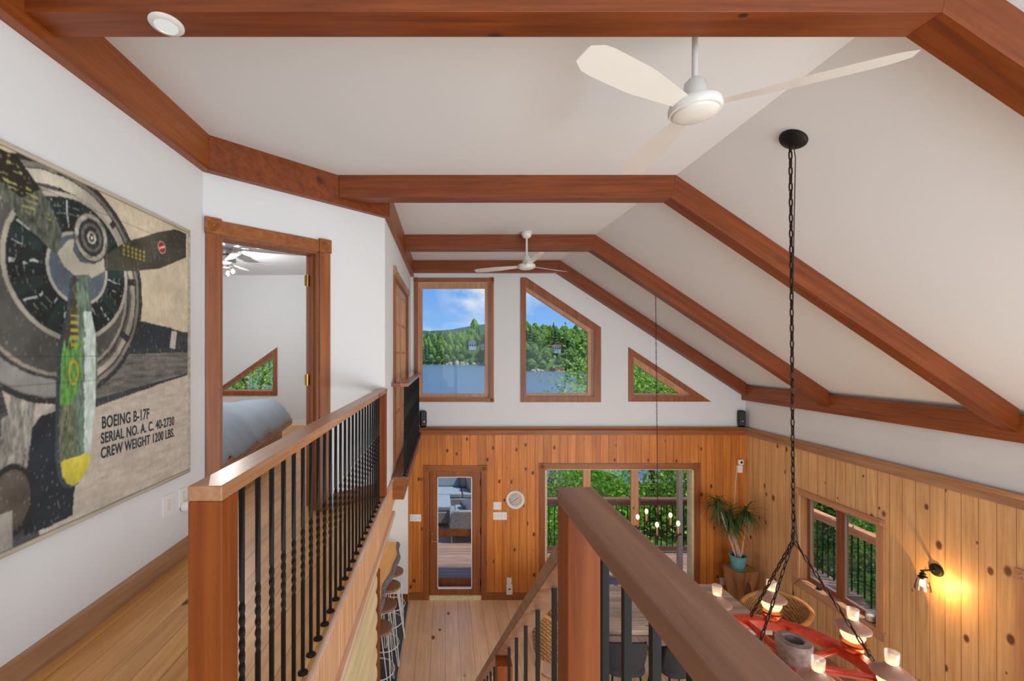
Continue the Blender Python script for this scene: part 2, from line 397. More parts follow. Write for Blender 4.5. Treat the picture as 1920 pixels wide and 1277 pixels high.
H = lambda z: Z0+z             # height measured from the eye
ZL = H(-1.31)                  # loft floor
ZC = H(1.518)                  # flat ceiling
ZB = H(1.327)                  # underside of the tie beams
YF = 7.14                      # far wall
XR = 4.93                      # right wall
XP = -1.69                     # picture wall
XD = -0.566                    # passage wall
P1 = Vector((XP, 3.03, 0)); P2 = Vector((XD, 4.07, 0))
WD = (P2-P1).normalized(); WNI = Vector((-WD.y, WD.x, 0))   # along the diagonal wall, into the bedroom
def KX(Y):
    pts = [(-3, 2.0), (1.7, 1.965), (3.68, 1.955), (5.51, 1.90), (7.14, 1.845)]
    for a, b in zip(pts, pts[1:]):
        if Y <= b[0]: return a[1]+(b[1]-a[1])*(Y-a[0])/(b[0]-a[0])
    return pts[-1][1]

# ================================================================== STRUCTURE
# floors
m = MB(); m.box(-5.3, XR+0.1, -3.0, YF+0.02, -0.12, 0.0); struct('floor', m, mFL)
m = MB(); m.box(-5.2, -0.6, 3.6, 7.05, 0.001, 0.006); struct('floor_tile', m, mTILE)
# loft floor with its stair fascia
m = MB(); m.prism([(-5.2, -3), (0.36, -3), (0.36, 1.0), (-0.555, 1.0), (-0.555, YF), (-0.566, YF), (-0.566, 8.05), (-5.2, 8.05)], 'Z', ZL-0.03, ZL)
struct('floor_loft', m, mFU)
m = MB(); m.prism([(-5.2, -3), (0.34, -3), (0.34, 0.98), (-0.60, 0.98), (-0.60, YF), (-5.2, YF)], 'Z', H(-1.66), ZL-0.031)
struct('ceiling_under_loft', m, mCE)
# ceiling, flat and sloped
ys = [-3, 1.7, 3.68, 5.51, YF+0.1]
m = MB()
for a, b in zip(ys, ys[1:]):
    m.add([(-1.8, a, ZC), (KX(a), a, ZC), (KX(b), b, ZC), (-1.8, b, ZC), (-1.8, a, ZC+0.1), (KX(a), a, ZC+0.1), (KX(b), b, ZC+0.1), (-1.8, b, ZC+0.1)],
          [(0, 1, 2, 3), (4, 7, 6, 5)])
    m.add([(KX(a), a, ZC), (XR+0.2, a, H(-0.51)-0.136), (XR+0.2, b, H(-0.51)-0.136), (KX(b), b, ZC),
           (KX(a), a, ZC+0.12), (XR+0.2, a, H(-0.51)), (XR+0.2, b, H(-0.51)), (KX(b), b, ZC+0.12)], [(0, 1, 2, 3), (4, 7, 6, 5)])
struct('ceiling', m, mCE)
# picture wall, passage wall, diagonal wall with the bedroom doorway
m = MB(); m.box(XP-0.12, XP, -3, 3.03, ZL, ZC+0.02); struct('wall_left', m, mWH)
def along(t, off, z):           # point on the diagonal wall (t metres along, off metres into the room of the loft)
    p = P1+WD*t-WNI*off; return Vector((p.x, p.y, z))
Lw = (P2-P1).length
def dbox(mb, t0, t1, o0, o1, z0, z1):
    c = (along(t0, o0, z0)+along(t1, o1, z1))/2
    return mb.obox(c, WD*(t1-t0)/2, -WNI*(o1-o0)/2, Vector((0, 0, (z1-z0)/2)))
DO0, DO1, DTOP = 0.108, 0.868, H(0.852)
m = MB()
dbox(m, -0.05, DO0, -0.12, 0, ZL, ZC+0.02); dbox(m, DO1, Lw, -0.12, 0, ZL, ZC+0.02); dbox(m, DO0, DO1, -0.12, 0, DTOP, ZC+0.02)
struct('wall_diagonal', m, mWH)
# passage wall with french door opening
FY0, FY1, FZ = 4.80, 6.38, H(0.86)
m = MB(); m.box(XD-0.12, XD, 4.07, FY0, ZL, ZC+0.02); m.box(XD-0.12, XD, FY1, YF, ZL, ZC+0.02); m.box(XD-0.12, XD, FY0, FY1, FZ, ZC+0.02)
m.box(XD-0.12, XD-0.02, YF, 8.05, ZL, ZC+0.02)
struct('wall_passage', m, mWH)

def wall_with_holes(x0, x1, z0, z1, holes, y0, y1, mb):
    """frontal wall cut into rectangles around rectangular holes (x0,x1,z0,z1)"""
    xs = sorted({x0, x1, *[h[0] for h in holes], *[h[1] for h in holes]})
    for a, b in zip(xs, xs[1:]):
        hs = sorted([h for h in holes if h[0] <= a+1e-6 and h[1] >= b-1e-6], key=lambda h: h[2])
        z = z0
        for h in hs:
            if h[2] > z: mb.box(a, b, y0, y1, z, h[2])
            z = h[3]
        if z < z1: mb.box(a, b, y0, y1, z, z1)
fx = lambda px: (px-VX)/F*YF
fz = lambda py: Z0-(py-VY)/F*YF
W1o = (fx(784), fx(918), fz(746), fz(529))       # rough opening
# upper white far wall : solid with rectangular holes; triangular leftovers filled
SL = 0.672
m = MB()
ZR = H(-1.19)
W2 = dict(l=fx(986), r=fx(1113), b=fz(744), tl=fz(538), tr=fz(620))
W3 = dict(l=fx(1187), b=fz(743), t=fz(668), r=fx(1300))
wall_with_holes(-0.60, XR+0.1, ZR-0.02, ZC+0.02, [W1o, (W2['l'], W2['r'], W2['b'], W2['tl']), (W3['l'], W3['r'], W3['b'], W3['t'])], YF, YF+0.16, m)
m.prism([(W2['l'], W2['tl']), (W2['r'], W2['tr']), (W2['r'], W2['tl'])], 'Y', YF, YF+0.16)
m.prism([(W3['l'], W3['t']), (W3['r'], W3['b']), (W3['r'], W3['t'])], 'Y', YF, YF+0.16)
struct('wall_far', m, mWH)
# pine clad lower far wall
DR = (fx(805), fx(902), 0.0, fz(883.5))
SLD = (fx(1021.5), fx(1301), 0.0, fz(879.5))
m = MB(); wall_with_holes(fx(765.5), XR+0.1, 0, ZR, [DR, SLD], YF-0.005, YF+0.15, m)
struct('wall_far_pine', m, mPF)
m = MB(); m.box(-5.2, fx(765.5), YF-0.07, YF+0.15, 0, H(-1.62)); struct('wall_far_white', m, mWH)
# right wall : white above, pine below with window and a door opening
RW = (4.955, 6.06, H(-3.13), H(-1.955))
RD = (2.70, 3.66, 0.0, H(-1.93))
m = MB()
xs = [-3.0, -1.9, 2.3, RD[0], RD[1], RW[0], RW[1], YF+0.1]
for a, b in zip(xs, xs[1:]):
    if (a, b) == (-1.9, 2.3): m.box(XR, XR+0.16, a, b, 0, 0.3)  # unseen opening added for the side fill light
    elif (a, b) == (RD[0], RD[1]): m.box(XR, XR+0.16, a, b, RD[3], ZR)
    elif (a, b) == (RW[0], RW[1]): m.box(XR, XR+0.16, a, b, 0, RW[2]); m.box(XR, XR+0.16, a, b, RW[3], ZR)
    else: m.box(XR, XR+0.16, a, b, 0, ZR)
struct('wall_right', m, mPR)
m = MB(); m.box(XR, XR+0.16, -3.0, YF+0.1, ZR, H(-0.45)); struct('wall_right_upper', m, mWH)
# walls behind the camera and around the bedroom
m = MB()
wall_with_holes(-5.3, XR+0.1, 0, ZC, [(-1.5, -0.3, H(-1.0), H(1.0)), (0.1, 4.6, H(-2.7), H(1.2))], -3.1, -2.95, m)  # unseen openings added to let light in from behind
struct('wall_back', m, mWH)
m = MB(); m.box(-5.35, -5.2, -3.1, 8.2, 0, ZC+0.1); struct('wall_outer_left', m, mWH)
m = MB()
BW = dict(r=(512-VX)/F*8.0, b=Z0-(733-VY)/F*8.0, t=Z0-(664-VY)/F*8.0); BW['l'] = BW['r']-(BW['t']-BW['b'])/0.675
wall_with_holes(-5.2, XD-0.12, ZL, ZC, [(BW['l'], BW['r'], BW['b'], BW['t'])], 8.0, 8.15, m)
m.prism([(BW['l'], BW['b']), (BW['r'], BW['t']), (BW['l'], BW['t'])], 'Y', 8.0, 8.15)
struct('wall_bedroom_far', m, mWH)
m = MB(); m.box(-5.2, XP-0.12, 2.2, 2.32, ZL, ZC); struct('wall_bedroom_near', m, mWH)
m = MB(); m.prism([(-5.2, 2.32), (XP-0.12, 2.32), (XP-0.12, 3.12), (XD-0.12, 4.16), (XD-0.12, 8.0), (-5.2, 8.0)], 'Z', H(1.455), H(1.5)); struct('ceiling_bedroom', m, mCE)
m = MB(); m.box(-5.3, -1.7, -3.0, 8.1, ZC+0.02, ZC+0.1); struct('ceiling_roof_left', m, mCE)

# ledges and baseboards
m = MB(); m.prism([(YF, ZR-0.135), (YF-0.022, ZR-0.135), (YF-0.026, ZR-0.06), (YF-0.05, ZR-0.045), (YF-0.075, ZR-0.012), (YF-0.075, ZR), (YF, ZR)], 'X', XD, XR)
struct('trim_1', m, mTX)
m = MB(); m.prism([(XR, ZR-0.135), (XR-0.022, ZR-0.135), (XR-0.026, ZR-0.06), (XR-0.05, ZR-0.045), (XR-0.075, ZR-0.012), (XR-0.075, ZR), (XR, ZR)], 'Y', -2.9, YF-0.0)
struct('trim_2', m, mTY)
m = MB(); m.prism([(XP, ZL+0.12), (XP+0.010, ZL+0.12), (XP+0.016, ZL+0.105), (XP+0.016, ZL), (XP, ZL)], 'Y', -2.9, 3.03); struct('baseboard_left', m, mTY)
m = MB(); dbox(m, 1.0, Lw, 0, 0.016, ZL, ZL+0.12); struct('baseboard_diagonal', m, mTX)
m = MB(); m.box(fx(913.5), fx(1010), YF-0.02, YF, 0, 0.115); m.box(fx(1312), XR, YF-0.02, YF, 0, 0.115); m.box(fx(766), fx(793), YF-0.02, YF, 0, 0.115); struct('baseboard_far', m, mTX)
m = MB(); m.box(XR-0.02, XR, 3.78, YF-0.02, 0, 0.115); struct('baseboard_right', m, mTY)
m = MB(); m.box(-5.2, fx(765.5), YF-0.086, YF-0.07, 0.006, 0.13); struct('baseboard_kitchen', m, mBX)
m = MB(); m.box(-5.2, XD-0.12, 7.985, 8.0, ZL, ZL+0.1); struct('baseboard_bedroom', m, mCASE)

# stair side: nosing, pine fascia, lower moulding, log siding, corner post
m = MB(); m.prism([(-0.558, ZL-0.024), (-0.558, ZL+0.004), (-0.546, ZL+0.004), (-0.538, ZL-0.002), (-0.538, ZL-0.012), (-0.550, ZL-0.026)], 'Y', 0.98, 4.54)
struct('trim_3', m, mNOSE, smooth=40)
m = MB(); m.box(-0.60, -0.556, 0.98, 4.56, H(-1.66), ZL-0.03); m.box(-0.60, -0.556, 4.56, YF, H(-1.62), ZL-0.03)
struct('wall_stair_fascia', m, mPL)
m = MB(); m.prism([(-0.60, H(-1.645)), (-0.53, H(-1.645)), (-0.523, H(-1.655)), (-0.523, H(-1.68)), (-0.54, H(-1.70)), (-0.54, H(-1.725)), (-0.60, H(-1.725))], 'Y', 0.98, 4.56)
struct('trim_4', m, mNOSE, smooth=40)
m = MB()
k = 0; z = H(-1.725)
while z > 0.05:
    z1 = max(z-0.143, 0.0); prof = [(-0.60, z), (-0.566, z)]
    for i in range(9):
        a = math.pi/2-math.pi*i/8; prof.append((-0.566+0.032*max(0, math.cos(a))**0.6, (z+z1)/2+(z-z1)/2*math.sin(a)*0.98))
    prof += [(-0.566, z1), (-0.60, z1)]
    m.prism(prof, 'Y', 1.0, 3.42); z = z1
struct('wall_stair_logs', m, mSL, smooth=50)
m = MB(); m.box(-0.64, -0.525, 3.42, 3.50, 0, H(-1.725)); struct('trim_5', m, mBZ, bevel=0.003)
m = MB(); m.box(-0.72, -0.60, 1.0, 3.42, 0, H(-1.66)); struct('wall_stair_side', m, mWH)
# stairs going down away from the camera
for i in range(13):
    zt = ZL-(i+1)*ZL/14; y0 = 1.0+i*0.2234
    m = MB(); m.box(-0.53, 0.26, y0-0.02, y0+0.245, zt-0.035, zt); m.box(-0.53, 0.26, y0, y0+0.02, zt-0.035, zt+ZL/14-0.036)
    o = struct('trim_stair_step', m, mFU)
m = MB()
for x in (-0.53, 0.26):
    m.prism([(0.98, ZL-0.03), (1.12, ZL-0.03), (4.10, 0.12), (4.10, 0), (3.75, 0), (0.98, ZL-0.38)], 'X', x, x+0.035)
struct('trim_stringers', m, mRY)

# ================================================================== BEAMS
def tie_beam(y0, y1, xl, label, skip=0):
    k = KX((y0+y1)/2); zb = H(-0.515); xe = XR-0.07
    def zt(x): return ZC-(x-k)*(ZC-H(-0.51))/(XR-k)
    poly = [(xl, ZC), (k, ZC), (xe, zt(xe)), (xe, zt(xe)-0.225), (k-0.038, ZB), (xl, ZB)]
    o = thing('ceiling_beam', label, 'beam', (k, y0, ZB), 'tie beams across the vault')
    m = MB(); m.prism([(xl, ZC-0.001), (k, ZC-0.001), (k-0.038, ZB), (xl, ZB)], 'Y', y0, y1)
    build('collar_tie', m, mBX, o, bevel=0.002)
    m = MB(); m.prism([(k, ZC-0.001), (xe, zt(xe)-0.002), (xe, zt(xe)-0.205), (k-0.038, ZB)], 'Y', y0, y1)
    build('rafter', m, mRAFT, o, bevel=0.002)
    return o
# rafter timber grain follows the slope: rotate through a mapping in its own material
mRAFT = mBX.copy(); mRAFT.name = 'beam_wood_slope'
t_ = mRAFT.node_tree
tcn = [n for n in t_.nodes if n.type == 'TEX_COORD'][0]
mpn = N(t_, 'ShaderNodeMapping'); mpn.inputs['Rotation'].default_value = (0, -math.atan(SL), 0)
tos = [(l_.to_socket) for l_ in tcn.outputs['Object'].links]
for l_ in list(tcn.outputs['Object'].links): t_.links.remove(l_)
t_.links.new(tcn.outputs['Object'], mpn.inputs[0])
for s_ in tos: t_.links.new(mpn.outputs[0], s_)
tie_beam(1.685, 1.82, -1.635, 'reddish brown tie beam nearest the viewer, crossing the top edge with a round light under it')
tie_beam(3.68, 3.815, -0.90, 'reddish brown tie beam second from the viewer, dropping to a long rafter at right')
tie_beam(5.51, 5.645, XD+0.05, 'reddish brown tie beam just behind the far ceiling fan rod')
tie_beam(7.02, YF, XD+0.05, 'thin looking tie beam flat against the window wall, above the lake windows')
def wall_beam(pts, label, mt):
    m = MB(); m.prism(pts, 'Z', H(1.27), ZC-0.001)
    c = pts[0]; o = build('wall_beam', m, mt, origin=(c[0], c[1], H(1.27)), bevel=0.002)
    tag(o, label, 'beam', 'beams along the top of the left walls')
wall_beam([(XP, -2.9), (XP+0.058, -2.9), (XP+0.058, 3.008), (XP, 3.03)], 'brown beam running above the large propeller painting along the picture wall', mBY)
wall_beam([(XP, 3.03), (XP+0.058, 3.008), (-0.516, 4.045), (XD, 4.07)], 'brown beam above the open bedroom doorway on the diagonal wall', mRAFT)
wall_beam([(XD, 4.07), (-0.516, 4.045), (-0.516, YF), (XD, YF)], 'pale lit beam above the french door along the passage wall', mBY)
m = MB(); m.box(XR-0.07, XR, -2.9, YF-0.005, H(-0.752), H(-0.515))
o = build('wall_beam', m, mBY, origin=(XR, 4, H(-0.752)), bevel=0.002); tag(o, 'long horizontal beam at the foot of the rafters on the right wall', 'beam')

# ================================================================== CASINGS, WINDOWS, DOORS
def rosette(mb, c, r, axis='Y', d=-1):
    # ring profile block face
    prof = [(r*0.98, 0), (r*0.9, d*0.006), (r*0.75, d*0.002), (r*0.55, d*0.008), (r*0.38, d*0.002), (r*0.2, d*0.010), (0.0001, d*0.011)]
    mb.lathe(prof, c, 20, axis)
def front_casing(x0, x1, z0, z1, w, parent, mt=None, bottom=True, sides=True, top_ros=True, bot_ros=False, y=YF, th=0.022):
    mt = mt or mTZ
    m = MB()
    zb = z0 if not bottom else z0
    m.box(x0-w, x0, y-th, y, zb, z1); m.box(x1, x1+w, y-th, y, zb, z1)
    build('casing', m, mt, parent, bevel=0.002)
    m = MB(); m.box(x0, x1, y-th, y, z1, z1+w)
    if bottom: m.box(x0-w, x1+w, y-th, y, z0-w, z0)
    build('casing', m, mTX, parent, bevel=0.002)
    if top_ros:
        for x in ((x0-w, x0), (x1, x1+w)):
            m = MB(); m.box(x[0]-0.004, x[1]+0.004, y-th-0.006, y, z1-0.002, z1+w+0.006); rosette(m, ((x[0]+x[1])/2, y-th-0.006, z1+w/2), w*0.42)
            build('rosette', m, mTX, parent, smooth=35)
def sash_ring(poly_o, poly_i, y0, y1, name, mt, parent):
    n = len(poly_o); m = MB()
    vs = [(p[0], y0, p[1]) for p in poly_o]+[(p[0], y0, p[1]) for p in poly_i]+[(p[0], y1, p[1]) for p in poly_o]+[(p[0], y1, p[1]) for p in poly_i]
    fs = []
    for i in range(n):
        j = (i+1) % n
        fs += [(i, j, n+j, n+i), (2*n+i, 3*n+i, 3*n+j, 2*n+j), (i, 2*n+i, 2*n+j, j), (n+i, n+j, 3*n+j, 3*n+i)]
    m.add(vs, fs); return build(name, m, mt, parent)
def pane(poly, y, parent, name='glass'):
    m = MB(); m.prism(poly, 'Y', y, y+0.004); return build(name, m, mGL, parent)
# window 1
w = structE('window_1', (fx(850), YF, fz(746)))
x0, x1, z0, z1 = W1o
ci = [(x0, z0), (x1, z0), (x1, z1), (x0, z1)]
front_casing(x0, x1, z0, z1, 0.066, w)
m = MB(); m.box(fx(908)+0.03, x1+0.07, YF-0.028, YF, z0-0.07, z0); rosette(m, (x1+0.033, YF-0.028, z0-0.034), 0.028); build('rosette', m, mTX, w, smooth=35)
gi = [(fx(792), fz(739)), (fx(910), fz(739)), (fx(910), fz(540)), (fx(792), fz(540))]
sash_ring(ci, gi, YF+0.05, YF+0.10, 'sash', mCW, w); pane(gi, YF+0.07, w)
m = MB()
for k_ in range(4):
    m.lathe([(0.004, -0.004), (0.0001, -0.006)], (fx(811+k_*26), YF+0.05, fz(534)), 8, 'Y')
build('screen_clips', m, mNIK, w)
# window 2
w = structE('window_2', (fx(1050), YF, fz(746)))
ci = [(W2['l'], W2['b']), (W2['r'], W2['b']), (W2['r'], W2['tr']), (W2['l'], W2['tl'])]
co = [(fx(976), fz(754)), (fx(1126), fz(754)), (fx(1126), fz(614)), (fx(987), fz(521)), (fx(976), fz(521))]
ci5 = ci[:3]+[(W2['l']+0.001, W2['tl']), (W2['l'], W2['tl'])]
sash_ring(co, ci5, YF-0.022, YF, 'casing', mTZ, w)
gi = [(fx(987.5), fz(738)), (fx(1104), fz(738)), (fx(1104), fz(622)), (fx(987.5), fz(545))]
sash_ring(ci, gi, YF+0.05, YF+0.10, 'sash', mCW, w); pane(gi, YF+0.07, w)
# window 3
w = structE('window_3', (fx(1230), YF, fz(746)))
ci = [(W3['l'], W3['b']), (W3['r'], W3['b']), (W3['l'], W3['t'])]
co = [(fx(1178), fz(753)), (fx(1332), fz(753)), (fx(1178), fz(651))]
sash_ring(co, ci, YF-0.022, YF, 'casing', mTZ, w)
gi = [(fx(1189.5), fz(738)), (fx(1276), fz(738)), (fx(1189.5), fz(681))]
sash_ring(ci, gi, YF+0.05, YF+0.10, 'sash', mCW, w); pane(gi, YF+0.07, w)
# bedroom window 4
Yb = 8.0
bx = lambda px: (px-VX)/F*Yb
bz = lambda py: Z0-(py-VY)/F*Yb
w = structE('window_4', (bx(480), Yb, bz(735)))
ci = [(BW['l'], BW['b']), (BW['r'], BW['b']), (BW['r'], BW['t'])]
co = [(BW['l']-0.17, BW['b']-0.085), (BW['r']+0.08, BW['b']-0.085), (BW['r']+0.08, BW['t']+0.125)]
sash_ring(co, ci, Yb-0.022, Yb, 'casing', mTZ, w)
gi = [(BW['l']+0.10, BW['b']+0.025), (BW['r']-0.015, BW['b']+0.025), (BW['r']-0.015, BW['t']-0.06)]
sash_ring(ci, gi, Yb+0.05, Yb+0.10, 'sash', mCW, w); pane(gi, Yb+0.07, w)

# right wall window 5
w = structE('window_5', (XR, 5.5, RW[2]))
y0, y1, z0, z1 = RW
cw = 0.085
m = MB(); m.box(XR-0.022, XR, y0-cw, y0, z0, z1); m.box(XR-0.022, XR, y1, y1+cw, z0, z1); build('casing', m, mCW, w, bevel=0.002)
m = MB(); m.box(XR-0.022, XR, y0, y1, z1, z1+cw); m.box(XR-0.024, XR, y0-cw-0.01, y1+cw+0.01, z0-cw-0.02, z0-0.0); build('casing', m, mCWY, w, bevel=0.002)
for yy in (y0-cw/2, y1+cw/2):
    m = MB(); m.box(XR-0.03, XR, yy-cw/2-0.004, yy+cw/2+0.004, z1-0.002, z1+cw+0.006); rosette(m, (XR-0.03, yy, z1+cw/2), 0.036, 'X'); build('rosette', m, mCWY, w, smooth=35)
m = MB(); m.box(XR-0.02, XR+0.13, y0, y1, z0-0.02, z0+0.004); build('window_sill', m, mCWY, w)
m = MB(); m.box(XR+0.02, XR+0.15, y0, y0+0.015, z0, z1); m.box(XR+0.02, XR+0.15, y1-0.015, y1, z0, z1); m.box(XR+0.02, XR+0.15, y0, y1, z1-0.015, z1); build('jamb', m, mCW, w)
ym = (y0+y1)/2+0.02
for a, b in ((y0+0.015, ym), (ym, y1-0.015)):
    m = MB(); s_ = 0.055
    m.box(XR+0.10, XR+0.15, a, a+s_, z0, z1-0.015); m.box(XR+0.10, XR+0.15, b-s_, b, z0, z1-0.015)
    m.box(XR+0.10, XR+0.15, a+s_, b-s_, z0, z0+s_); m.box(XR+0.10, XR+0.15, a+s_, b-s_, z1-0.015-s_*0.6, z1-0.015); build('sash', m, mTZ, w, bevel=0.003)
    m = MB()
    for q in ((a+s_, a+s_+0.008, z0+s_, z1-0.05), (b-s_-0.008, b-s_, z0+s_, z1-0.05), (a+s_, b-s_, z0+s_, z0+s_+0.008)):
        m.box(XR+0.095, XR+0.12, *q)
    build('screen_frame', m, mSPEC, w)
    m = MB(); m.box(XR+0.125, XR+0.129, a+s_, b-s_, z0+s_, z1-0.015-s_*0.6); build('glass', m, mGL, w)
# right wall door (only its casing edge is in view)
w = structE('door_3', (XR, 3.2, 0))
y0, y1, z1 = RD[0], RD[1], RD[3]
m = MB(); m.box(XR-0.022, XR, y0-cw, y0, 0, z1); m.box(XR-0.022, XR, y1, y1+cw, 0, z1); build('casing', m, mCW, w, bevel=0.002)
m = MB(); m.box(XR-0.022, XR, y0, y1, z1, z1+cw); build('casing', m, mCWY, w, bevel=0.002)
for yy in (y0-cw/2, y1+cw/2):
    m = MB(); m.box(XR-0.03, XR, yy-cw/2-0.004, yy+cw/2+0.004, z1-0.002, z1+cw+0.006); rosette(m, (XR-0.03, yy, z1+cw/2), 0.036, 'X'); build('rosette', m, mCWY, w, smooth=35)
m = MB(); m.box(XR+0.0, XR+0.15, y0, y0+0.02, 0, z1); m.box(XR+0.0, XR+0.15, y1-0.02, y1, 0, z1); m.box(XR, XR+0.15, y0, y1, z1-0.02, z1); build('jamb', m, mSL, w)
m = MB(); m.box(XR+0.09, XR+0.13, y0+0.02, y1-0.02, 0.01, z1-0.02); build('door_panel', m, mSL, w)

# lower glazed door
w = structE('door_1', (fx(853), YF, 0))
x0, x1, z0, z1 = DR
front_casing(x0, x1, 0, z1, 0.095, w, bottom=False)
m = MB(); m.box(x0, x1, YF-0.03, YF+0.15, 0.0, fz(1115.5)); build('threshold', m, mSL, w, bevel=0.004)
gx0, gx1, gz0, gz1 = fx(820), fx(885), fz(1104), fz(894)
slab = MB(); slab.box(x0+0.006, gx0, YF, YF+0.045, fz(1115.5), z1); slab.box(gx1, x1-0.006, YF, YF+0.045, fz(1115.5), z1)
slab.box(gx0, gx1, YF, YF+0.045, fz(1115.5), gz0); slab.box(gx0, gx1, YF, YF+0.045, gz1, z1)
build('door_slab', slab, mTZ, w, bevel=0.002)
m = MB()
for q in ((gx0, gx0+0.012, gz0, gz1), (gx1-0.012, gx1, gz0, gz1), (gx0, gx1, gz0, gz0+0.02), (gx0, gx1, gz1-0.01, gz1)):
    m.box(q[0], q[1], YF-0.008, YF+0.03, q[2], q[3])
build('glazing_bead', m, mCASE, w)
m = MB(); m.box(gx0, gx1, YF+0.02, YF+0.024, gz0, gz1); build('glass', m, mGL, w)
m = MB(); m.lathe([(0.0001, -0.012), (0.016, -0.01), (0.02, 0)], (fx(809.5), YF, fz(1001)), 12, 'Y', 1, 1.9)
m.tube([(fx(809.5), YF-0.01, fz(1013)), (fx(809.5), YF-0.05, fz(1013)), (fx(816), YF-0.055, fz(1012.5)), (fx(821), YF-0.05, fz(1013))], 0.008, 8)
m.lathe([(0.0001, -0.012), (0.02, -0.01), (0.024, 0)], (fx(809.5), YF, fz(1015)), 12, 'Y', 1, 2.2)
h_ = build('door_handle', m, mBRASS, w, smooth=40)
for py in (905, 995, 1092):
    m = MB(); m.tube([(x1-0.008, YF-0.008, fz(py)-0.05), (x1-0.008, YF-0.008, fz(py)+0.05)], 0.008, 8); build('hinge', m, mBR, w)
# outer screen door with a middle rail
m = MB(); m.box(x0, x0+0.08, YF+0.10, YF+0.13, 0.02, z1); m.box(x1-0.08, x1, YF+0.10, YF+0.13, 0.02, z1)
m.box(x0+0.08, x1-0.08, YF+0.10, YF+0.13, fz(1112)-0.03, fz(1092)+0.01); m.box(x0+0.08, x1-0.08, YF+0.10, YF+0.13, fz(1010)+0.0, fz(997)+0.0); m.box(x0+0.08, x1-0.08, YF+0.10, YF+0.13, z1-0.08, z1)
build('screen_door', m, mBZ, w, bevel=0.002)

# patio slider
w = structE('door_2', (fx(1160), YF, 0))
x0, x1, z0, z1 = SLD
front_casing(x0, x1, 0, z1, 0.095, w, bottom=False)
m = MB(); m.box(x0, x0+0.03, YF, YF+0.15, 0, z1); m.box(x1-0.03, x1, YF, YF+0.15, 0, z1); m.box(x0, x1, YF, YF+0.15, z1-0.015, z1); m.box(x0, x1, YF, YF+0.15, 0, 0.03)
build('jamb', m, mSL, w)
for a, b in ((fx(1014), fx(1104)), (fx(1104), fx(1195)), (fx(1195), fx(1283))):
    a = max(a, x0+0.002); m = MB(); s_ = 0.062
    m.box(a, a+s_, YF+0.09, YF+0.13, 0.03, z1-0.005); m.box(b-s_, b, YF+0.09, YF+0.13, 0.03, z1-0.005)
    m.box(a+s_, b-s_, YF+0.09, YF+0.13, 0.03, 0.14); m.box(a+s_, b-s_, YF+0.09, YF+0.13, z1-0.02, z1-0.005)
    sp = build('sash', m, mCW, w, bevel=0.003)
    m = MB(); m.box(a+s_, b-s_, YF+0.108, YF+0.112, 0.14, z1-0.02); build('glass', m, mGL, w)
m = MB(); m.box(fx(1276), fx(1283)+0.01, YF+0.06, YF+0.088, 0.03, z1-0.01); build('screen_track', m, mSPEC, w)

# bedroom doorway casing, jamb and open leaf
w = structE('door_4', along((DO0+DO1)/2, 0, ZL))
cw = 0.095
m = MB(); dbox(m, DO0-cw, DO0, 0, 0.022, ZL, DTOP); dbox(m, DO1, DO1+cw, 0, 0.022, ZL, DTOP); build('casing', m, mTZ, w, bevel=0.003)
m = MB(); dbox(m, DO0, DO1, 0, 0.022, DTOP, DTOP+cw); build('casing', m, mTX, w, bevel=0.003)
for t in (DO0-cw/2, DO1+cw/2):
    m = MB(); dbox(m, t-cw/2-0.006, t+cw/2+0.006, 0, 0.03, DTOP-0.003, DTOP+cw+0.012)
    c = along(t, 0.03, DTOP+cw/2+0.004); tmp = MB(); rosette(tmp, (0, 0, 0), 0.038)
    R_ = Matrix(((WD.x, WNI.x, 0), (WD.y, WNI.y, 0), (0, 0, 1)))
    m.add([c+R_@Vector(v) for v in tmp.v], tmp.f)
    build('rosette', m, mTX, w, smooth=35)
m = MB(); dbox(m, DO0, DO0+0.02, -0.14, 0.0, ZL, DTOP); dbox(m, DO1-0.02, DO1, -0.14, 0.0, ZL, DTOP); dbox(m, DO0, DO1, -0.14, 0.0, DTOP-0.02, DTOP)
dbox(m, DO1-0.034, DO1-0.02, -0.09, -0.05, ZL, DTOP-0.02); dbox(m, DO0+0.02, DO0+0.034, -0.09, -0.05, ZL, DTOP-0.02); build('jamb', m, mTZ, w, bevel=0.002)
# leaf swung into the bedroom, seen along its edge
hp = along(DO1-0.03, -0.12, 0); vd = (Vector((hp.x, hp.y, 0))).normalized(); vd = (Matrix.Rotation(math.radians(-3), 3, 'Z')@vd)
pn = Vector((-vd.y, vd.x, 0))
m = MB(); c = hp+vd*0.37+pn*0.005; m.obox((c.x, c.y, (ZL+DTOP)/2), vd*0.365, pn*0.018, Vector((0, 0, (DTOP-ZL)/2-0.02))); build('door_leaf', m, mTZ, w, bevel=0.003)
for hz in (527, 712):
    m = MB(); q = P(584, hz, hp.y)
    m.obox((hp.x-0.012, hp.y-0.012, q.z), WD*0.022, WNI*0.003, Vector((0, 0, 0.045))); m.tube([(hp.x-0.005, hp.y-0.02, q.z-0.05), (hp.x-0.005, hp.y-0.02, q.z+0.05)], 0.007, 8)
    build('hinge', m, mBRASS, w)
